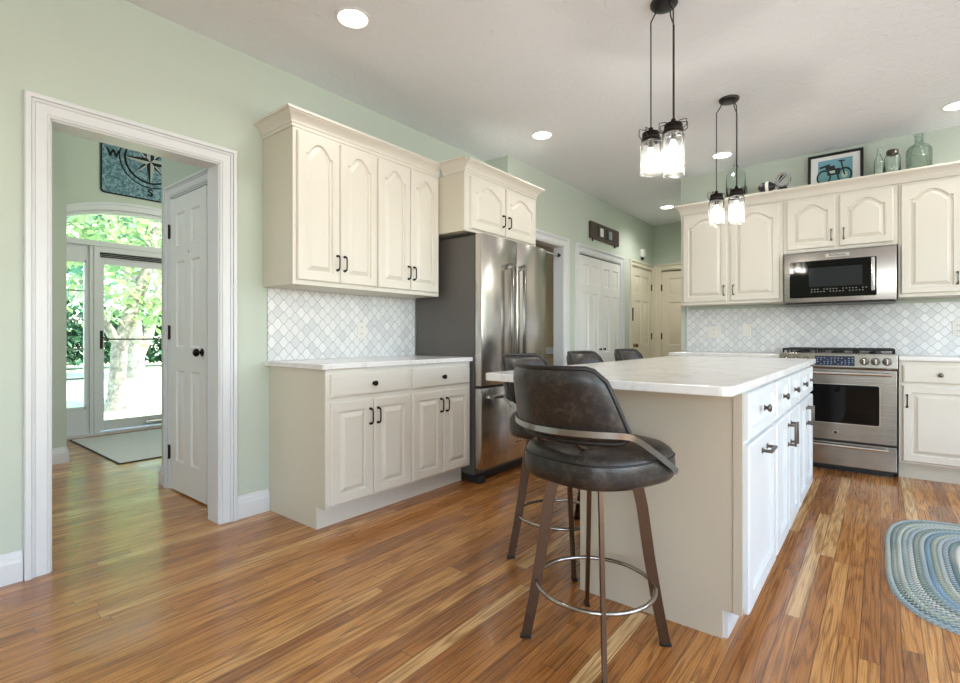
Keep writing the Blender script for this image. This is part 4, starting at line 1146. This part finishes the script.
def bottle(name, label, cat, prof, x, y, mat, thick=.004, parts=None):
    t = thing(name, label, cat, (x, y, ZT))
    inner = [(max(r - thick, .001), h if i else h + thick) for i, (r, h) in enumerate(prof)][::-1]
    MB().lathe([(0, prof[0][1])] + prof + inner + [(0, prof[0][1] + thick)], (0, 0, 0), 32).build('glass_body', mat, t, smooth=60)
    return t
bottle('glass_bottle', 'slim pale glass bottle above the cabinets, between picture and lidded jar', 'bottle', [(.030, .0), (.033, .004), (.033, .09), (.028, .12), (.013, .16), (.011, .215), (.014, .22)], -.012, 5.14, M['paleglass'])
t = bottle('mason_jar', 'small lidded green glass mason jar beside the hammered bottle', 'jar', [(.048, 0), (.052, .006), (.052, .125), (.047, .145), (.036, .155), (.036, .168)], .072, 5.15, M['greenglass'])
MB().lathe([(.0, .186), (.036, .186), (.039, .182), (.039, .150), (.0375, .150), (.0375, .1685), (0, .1685)], (0, 0, 0), 28).build('lid', M['pewter'], t, smooth=40)
bottle('glass_bottle', 'large hammered green glass bottle with narrow neck above the tall cabinet', 'bottle', [(.072, 0), (.078, .008), (.080, .12), (.078, .155), (.062, .185), (.034, .203), (.026, .215), (.025, .265), (.031, .270), (.031, .278)], .232, 5.17, M['bumpyglass'])
bottle('glass_bottle', 'tall clear green glass jug standing behind the far pendant light', 'bottle', [(.078, 0), (.084, .006), (.084, .19), (.080, .225), (.062, .262), (.040, .285), (.020, .300), (.018, .315), (.022, .32)], -1.066, 5.19, M['paleglass'])
# small black and white figure and a round dial ornament
t = thing('toy_figure', 'small black and white ornament lying beside the round dial', 'ornament', (-.800, 5.115, ZT)); t.scale = (1.2, 1.2, 1.35)
MB().lathe([(.0, -.058), (.016, -.052), (.032, -.03), (.036, 0), (.032, .03), (.016, .052), (0, .058)], (0, 0, .034), 20, 'x').build('body', M['black'], t, smooth=60)
MB().lathe([(.0345, -.008), (.0372, -.004), (.0372, .010), (.0345, .014)], (.002, 0, .034), 20, 'x').build('white_band', M['white'], t, smooth=60)
t = thing('dial_ornament', 'small round silver dial ornament between the black ornament and the framed print', 'ornament', (-.675, 5.115, ZT)); t.scale = (1.25, 1.25, 1.35)
MB().box(-.03, .03, -.015, .02, 0, .014, .004).build('stand', M['black'], t)
MB().lathe([(.0, .006), (.048, .006), (.052, 0), (.048, -.012), (.040, -.012), (.038, -.006), (0, -.006)], (0, 0, .066), 32, 'y').build('rim', M['chrome'], t, smooth=40)
MB().lathe([(0, -.0075), (.0375, -.0075), (.0375, -.0062), (0, -.0062)], (0, 0, .066), 28, 'y').build('dial_face', M['compassgrey'], t)
mb = MB(); mb.prism([(-.030, .058), (-.012, .092), (.012, .100), (-.012, .072)], 'y', -.0095, -.0078); mb.tube([(-.022, -.009, .05), (.02, -.009, .088)], .003, 6); mb.build('pointer', M['black'], t)

# ================================================================ hall wall things
t = thing('wall_plaque', 'dark wooden plaque with two framed photos above the white closet doors', 'plaque', (XH + .0005, 5.785, 2.225), T2)
MB().prism(rrect(-.41, .41, 0, .200, .02), 'y', -.022, 0, .003).build('board', M['darkwood'], t)
for k, x in enumerate((-.12, .13)):
    mb = MB().box(x - .10, x + .10, -.028, -.0225, .032, .168, .002); f = mb.build('photo_frame', M['black'], t)
    MB().box(x - .04, x + .05, -.0295, -.0285, .05, .15).build('photo', [M['matboard'], M['greyink']][k], f)
mb = MB()
for x in (-.33, .30): mb.tube([(x, -.010, .001), (x, -.012, -.03)], .009, 8)
mb.build('peg', M['black'], t)
t = thing('motion_sensor', 'small white sensor on the hall wall above the cream door', 'sensor', (XH + .0005, 7.03, 2.195), T2)
MB().box(-.055, .055, -.04, 0, 0, .115, .012, 3).build('housing', M['white'], t, smooth=40)
MB().box(-.03, .03, -.030, -.002, -.035, -.0005, .004).build('lens', M['dark_plastic'], t)
t = thing('tension_rod', 'metal rod across the side room opening behind the refrigerator', 'rod', (-2.72, OA0 + .0185, 1.945), 0)
MB().tube([(0, .02, 0), (0, OA1 - OA0 - .057, 0)], .010, 12).build('rod', M['chrome'], t, smooth=40)
MB().tube([(0, .0, 0), (0, .024, 0)], .019, 12).build('end_cap', M['black'], t, smooth=40)
MB().tube([(0, OA1 - OA0 - .061, 0), (0, OA1 - OA0 - .037, 0)], .019, 12).build('end_cap', M['black'], t, smooth=40)

# ================================================================ compass hanging in the foyer
QY0, QY1, QZ0, QZ1 = 1.673, 2.607, 2.640, 3.520
t = thing('wall_hanging', 'teal compass wall hanging above the arched transom window', 'wall hanging', (XE + .001, (QY0 + QY1) / 2, (QZ0 + QZ1) / 2), T2)
hy, hz = (QY1 - QY0) / 2, (QZ1 - QZ0) / 2
MB().prism(rrect(-hy, hy, -hz, hz, .03), 'y', -.008, 0).build('cloth', M['denim'], t)
mb = MB(); q = rrect(-hy, hy, -hz, hz, .03); mb.tube([(a, -.008, b) for a, b in q], .008, 6, True)
for rr, th in ((.300, .006), (.248, .010)): mb.tube([(rr * math.cos(k * PI / 36), -.0095, rr * math.sin(k * PI / 36)) for k in range(72)], th, 6, True)
mb.build('border', M['clothblack'], t)
dk, lt = MB(), MB()
for k in range(8):
    a = k * PI / 4; L = .295 if k % 2 == 0 else .250; wb = .055 if k % 2 == 0 else .036
    tip = (L * math.cos(a), L * math.sin(a))
    for s_, mbh in ((-1, dk), (1, lt)):
        b = (wb * math.cos(a + s_ * PI / 4), wb * math.sin(a + s_ * PI / 4)); d_ = -.012 if k % 2 else -.0135
        tri = [(0, 0), b, tip]; mbh.prism(tri if s_ > 0 else tri[::-1], 'y', d_, -.0085)
dk.build('compass_dark_points', M['clothblack'], t); lt.build('compass_pale_points', M['compassgrey'], t)
for ch, x, z in (('W', -.358, 0), ('S', 0, -.358), ('E', .358, 0), ('N', 0, .358)):
    tb = text_mesh(ch, .115, .002, .004); tb.transform(Matrix.Translation((x, -.010, z)) @ Matrix.Rotation(PI / 2, 4, 'X')); mb = MB(); mb._add(tb); mb.build('letter', M['clothblack'], t)

# ================================================================ rugs
t = thing('doormat', 'grey dark-edged mat inside the glass entry door', 'rug', (-5.70, 2.06, 0))
MB().prism(rrect(-.745, .745, -.672, .67, .01), 'z', .0005, .010, .002).build('pile', M['doormat'], t)
mb = MB()
for a in ((-.760, .760, -.687, -.6725), (-.760, .760, .6705, .685), (-.760, -.7455, -.6725, .6705), (.7455, .760, -.6725, .6705)): mb.box(*a, .0005, .009, .002)
mb.build('binding', M['dark_plastic'], t)
# braided oval rug: concentric raised braids
def rug_outline(d, N=36):
    a, b = .50 - d, .722 - d; e = 4.0 - 1.6 * min(1, d / .5); out = []
    cxl, cxr = .516, 1.60
    if a <= .02 or b <= .02: return None
    for k in range(N + 1):
        t_ = PI / 2 + PI * k / N; c_, s_ = math.cos(t_), math.sin(t_)
        out.append((cxl + a * math.copysign(abs(c_) ** (2 / e), c_), b * math.copysign(abs(s_) ** (2 / e), s_)))
    for k in range(N + 1):
        t_ = -PI / 2 + PI * k / N; c_, s_ = math.cos(t_), math.sin(t_)
        out.append((cxr + a * math.copysign(abs(c_) ** (2 / e), c_), b * math.copysign(abs(s_) ** (2 / e), s_)))
    return out
me = bpy.data.meshes.new('braided_rug'); bm = bmesh.new(); uvl = bm.loops.layers.uv.new('UVMap')
BW = .0215; ringno = 0; prev = None; RY = 3.150
def densify(o_, m_=2):
    q = []
    for i in range(len(o_)):
        a_, b_ = Vector(o_[i]), Vector(o_[(i + 1) % len(o_)])
        for k in range(m_): q.append(tuple(a_.lerp(b_, k / m_)))
    return q
for rI in range(21):
    prof = [(0, .005), (.2, .0095), (.5, .011), (.8, .0095), (1, .006)]
    loops = []
    for fr, z in prof:
        o_ = rug_outline((rI + fr) * BW)
        loops.append([(x, y + RY, z if not (rI == 0 and fr == 0) else .0005) for x, y in o_])
    nn = len(loops[0]); L = [0.0]
    for i in range(nn): L.append(L[-1] + (Vector(loops[2][(i + 1) % nn]) - Vector(loops[2][i])).length)
    vv = [[bm.verts.new(p) for p in lp] for lp in loops]
    for k in range(4):
        for i in range(nn):
            j = (i + 1) % nn; f = bm.faces.new((vv[k][i], vv[k][j], vv[k + 1][j], vv[k + 1][i])); f.smooth = True
            for lo, (uu, vvv) in zip(f.loops, ((L[i], prof[k][0]), (L[i + 1], prof[k][0]), (L[i + 1], prof[k + 1][0]), (L[i], prof[k + 1][0]))): lo[uvl].uv = (uu, rI + min(max(vvv, .02), .98))
    last = vv[-1]
f = bm.faces.new(last)
bmesh.ops.recalc_face_normals(bm, faces=bm.faces[:])
bm.to_mesh(me); bm.free(); me.materials.append(M['braid'])
ro = bpy.data.objects.new('braided_rug', me); COL.objects.link(ro)
tag(ro, 'oval braided rug in blue, grey and cream beside the island', 'rug')
ro.location = (0, 0, .0005)
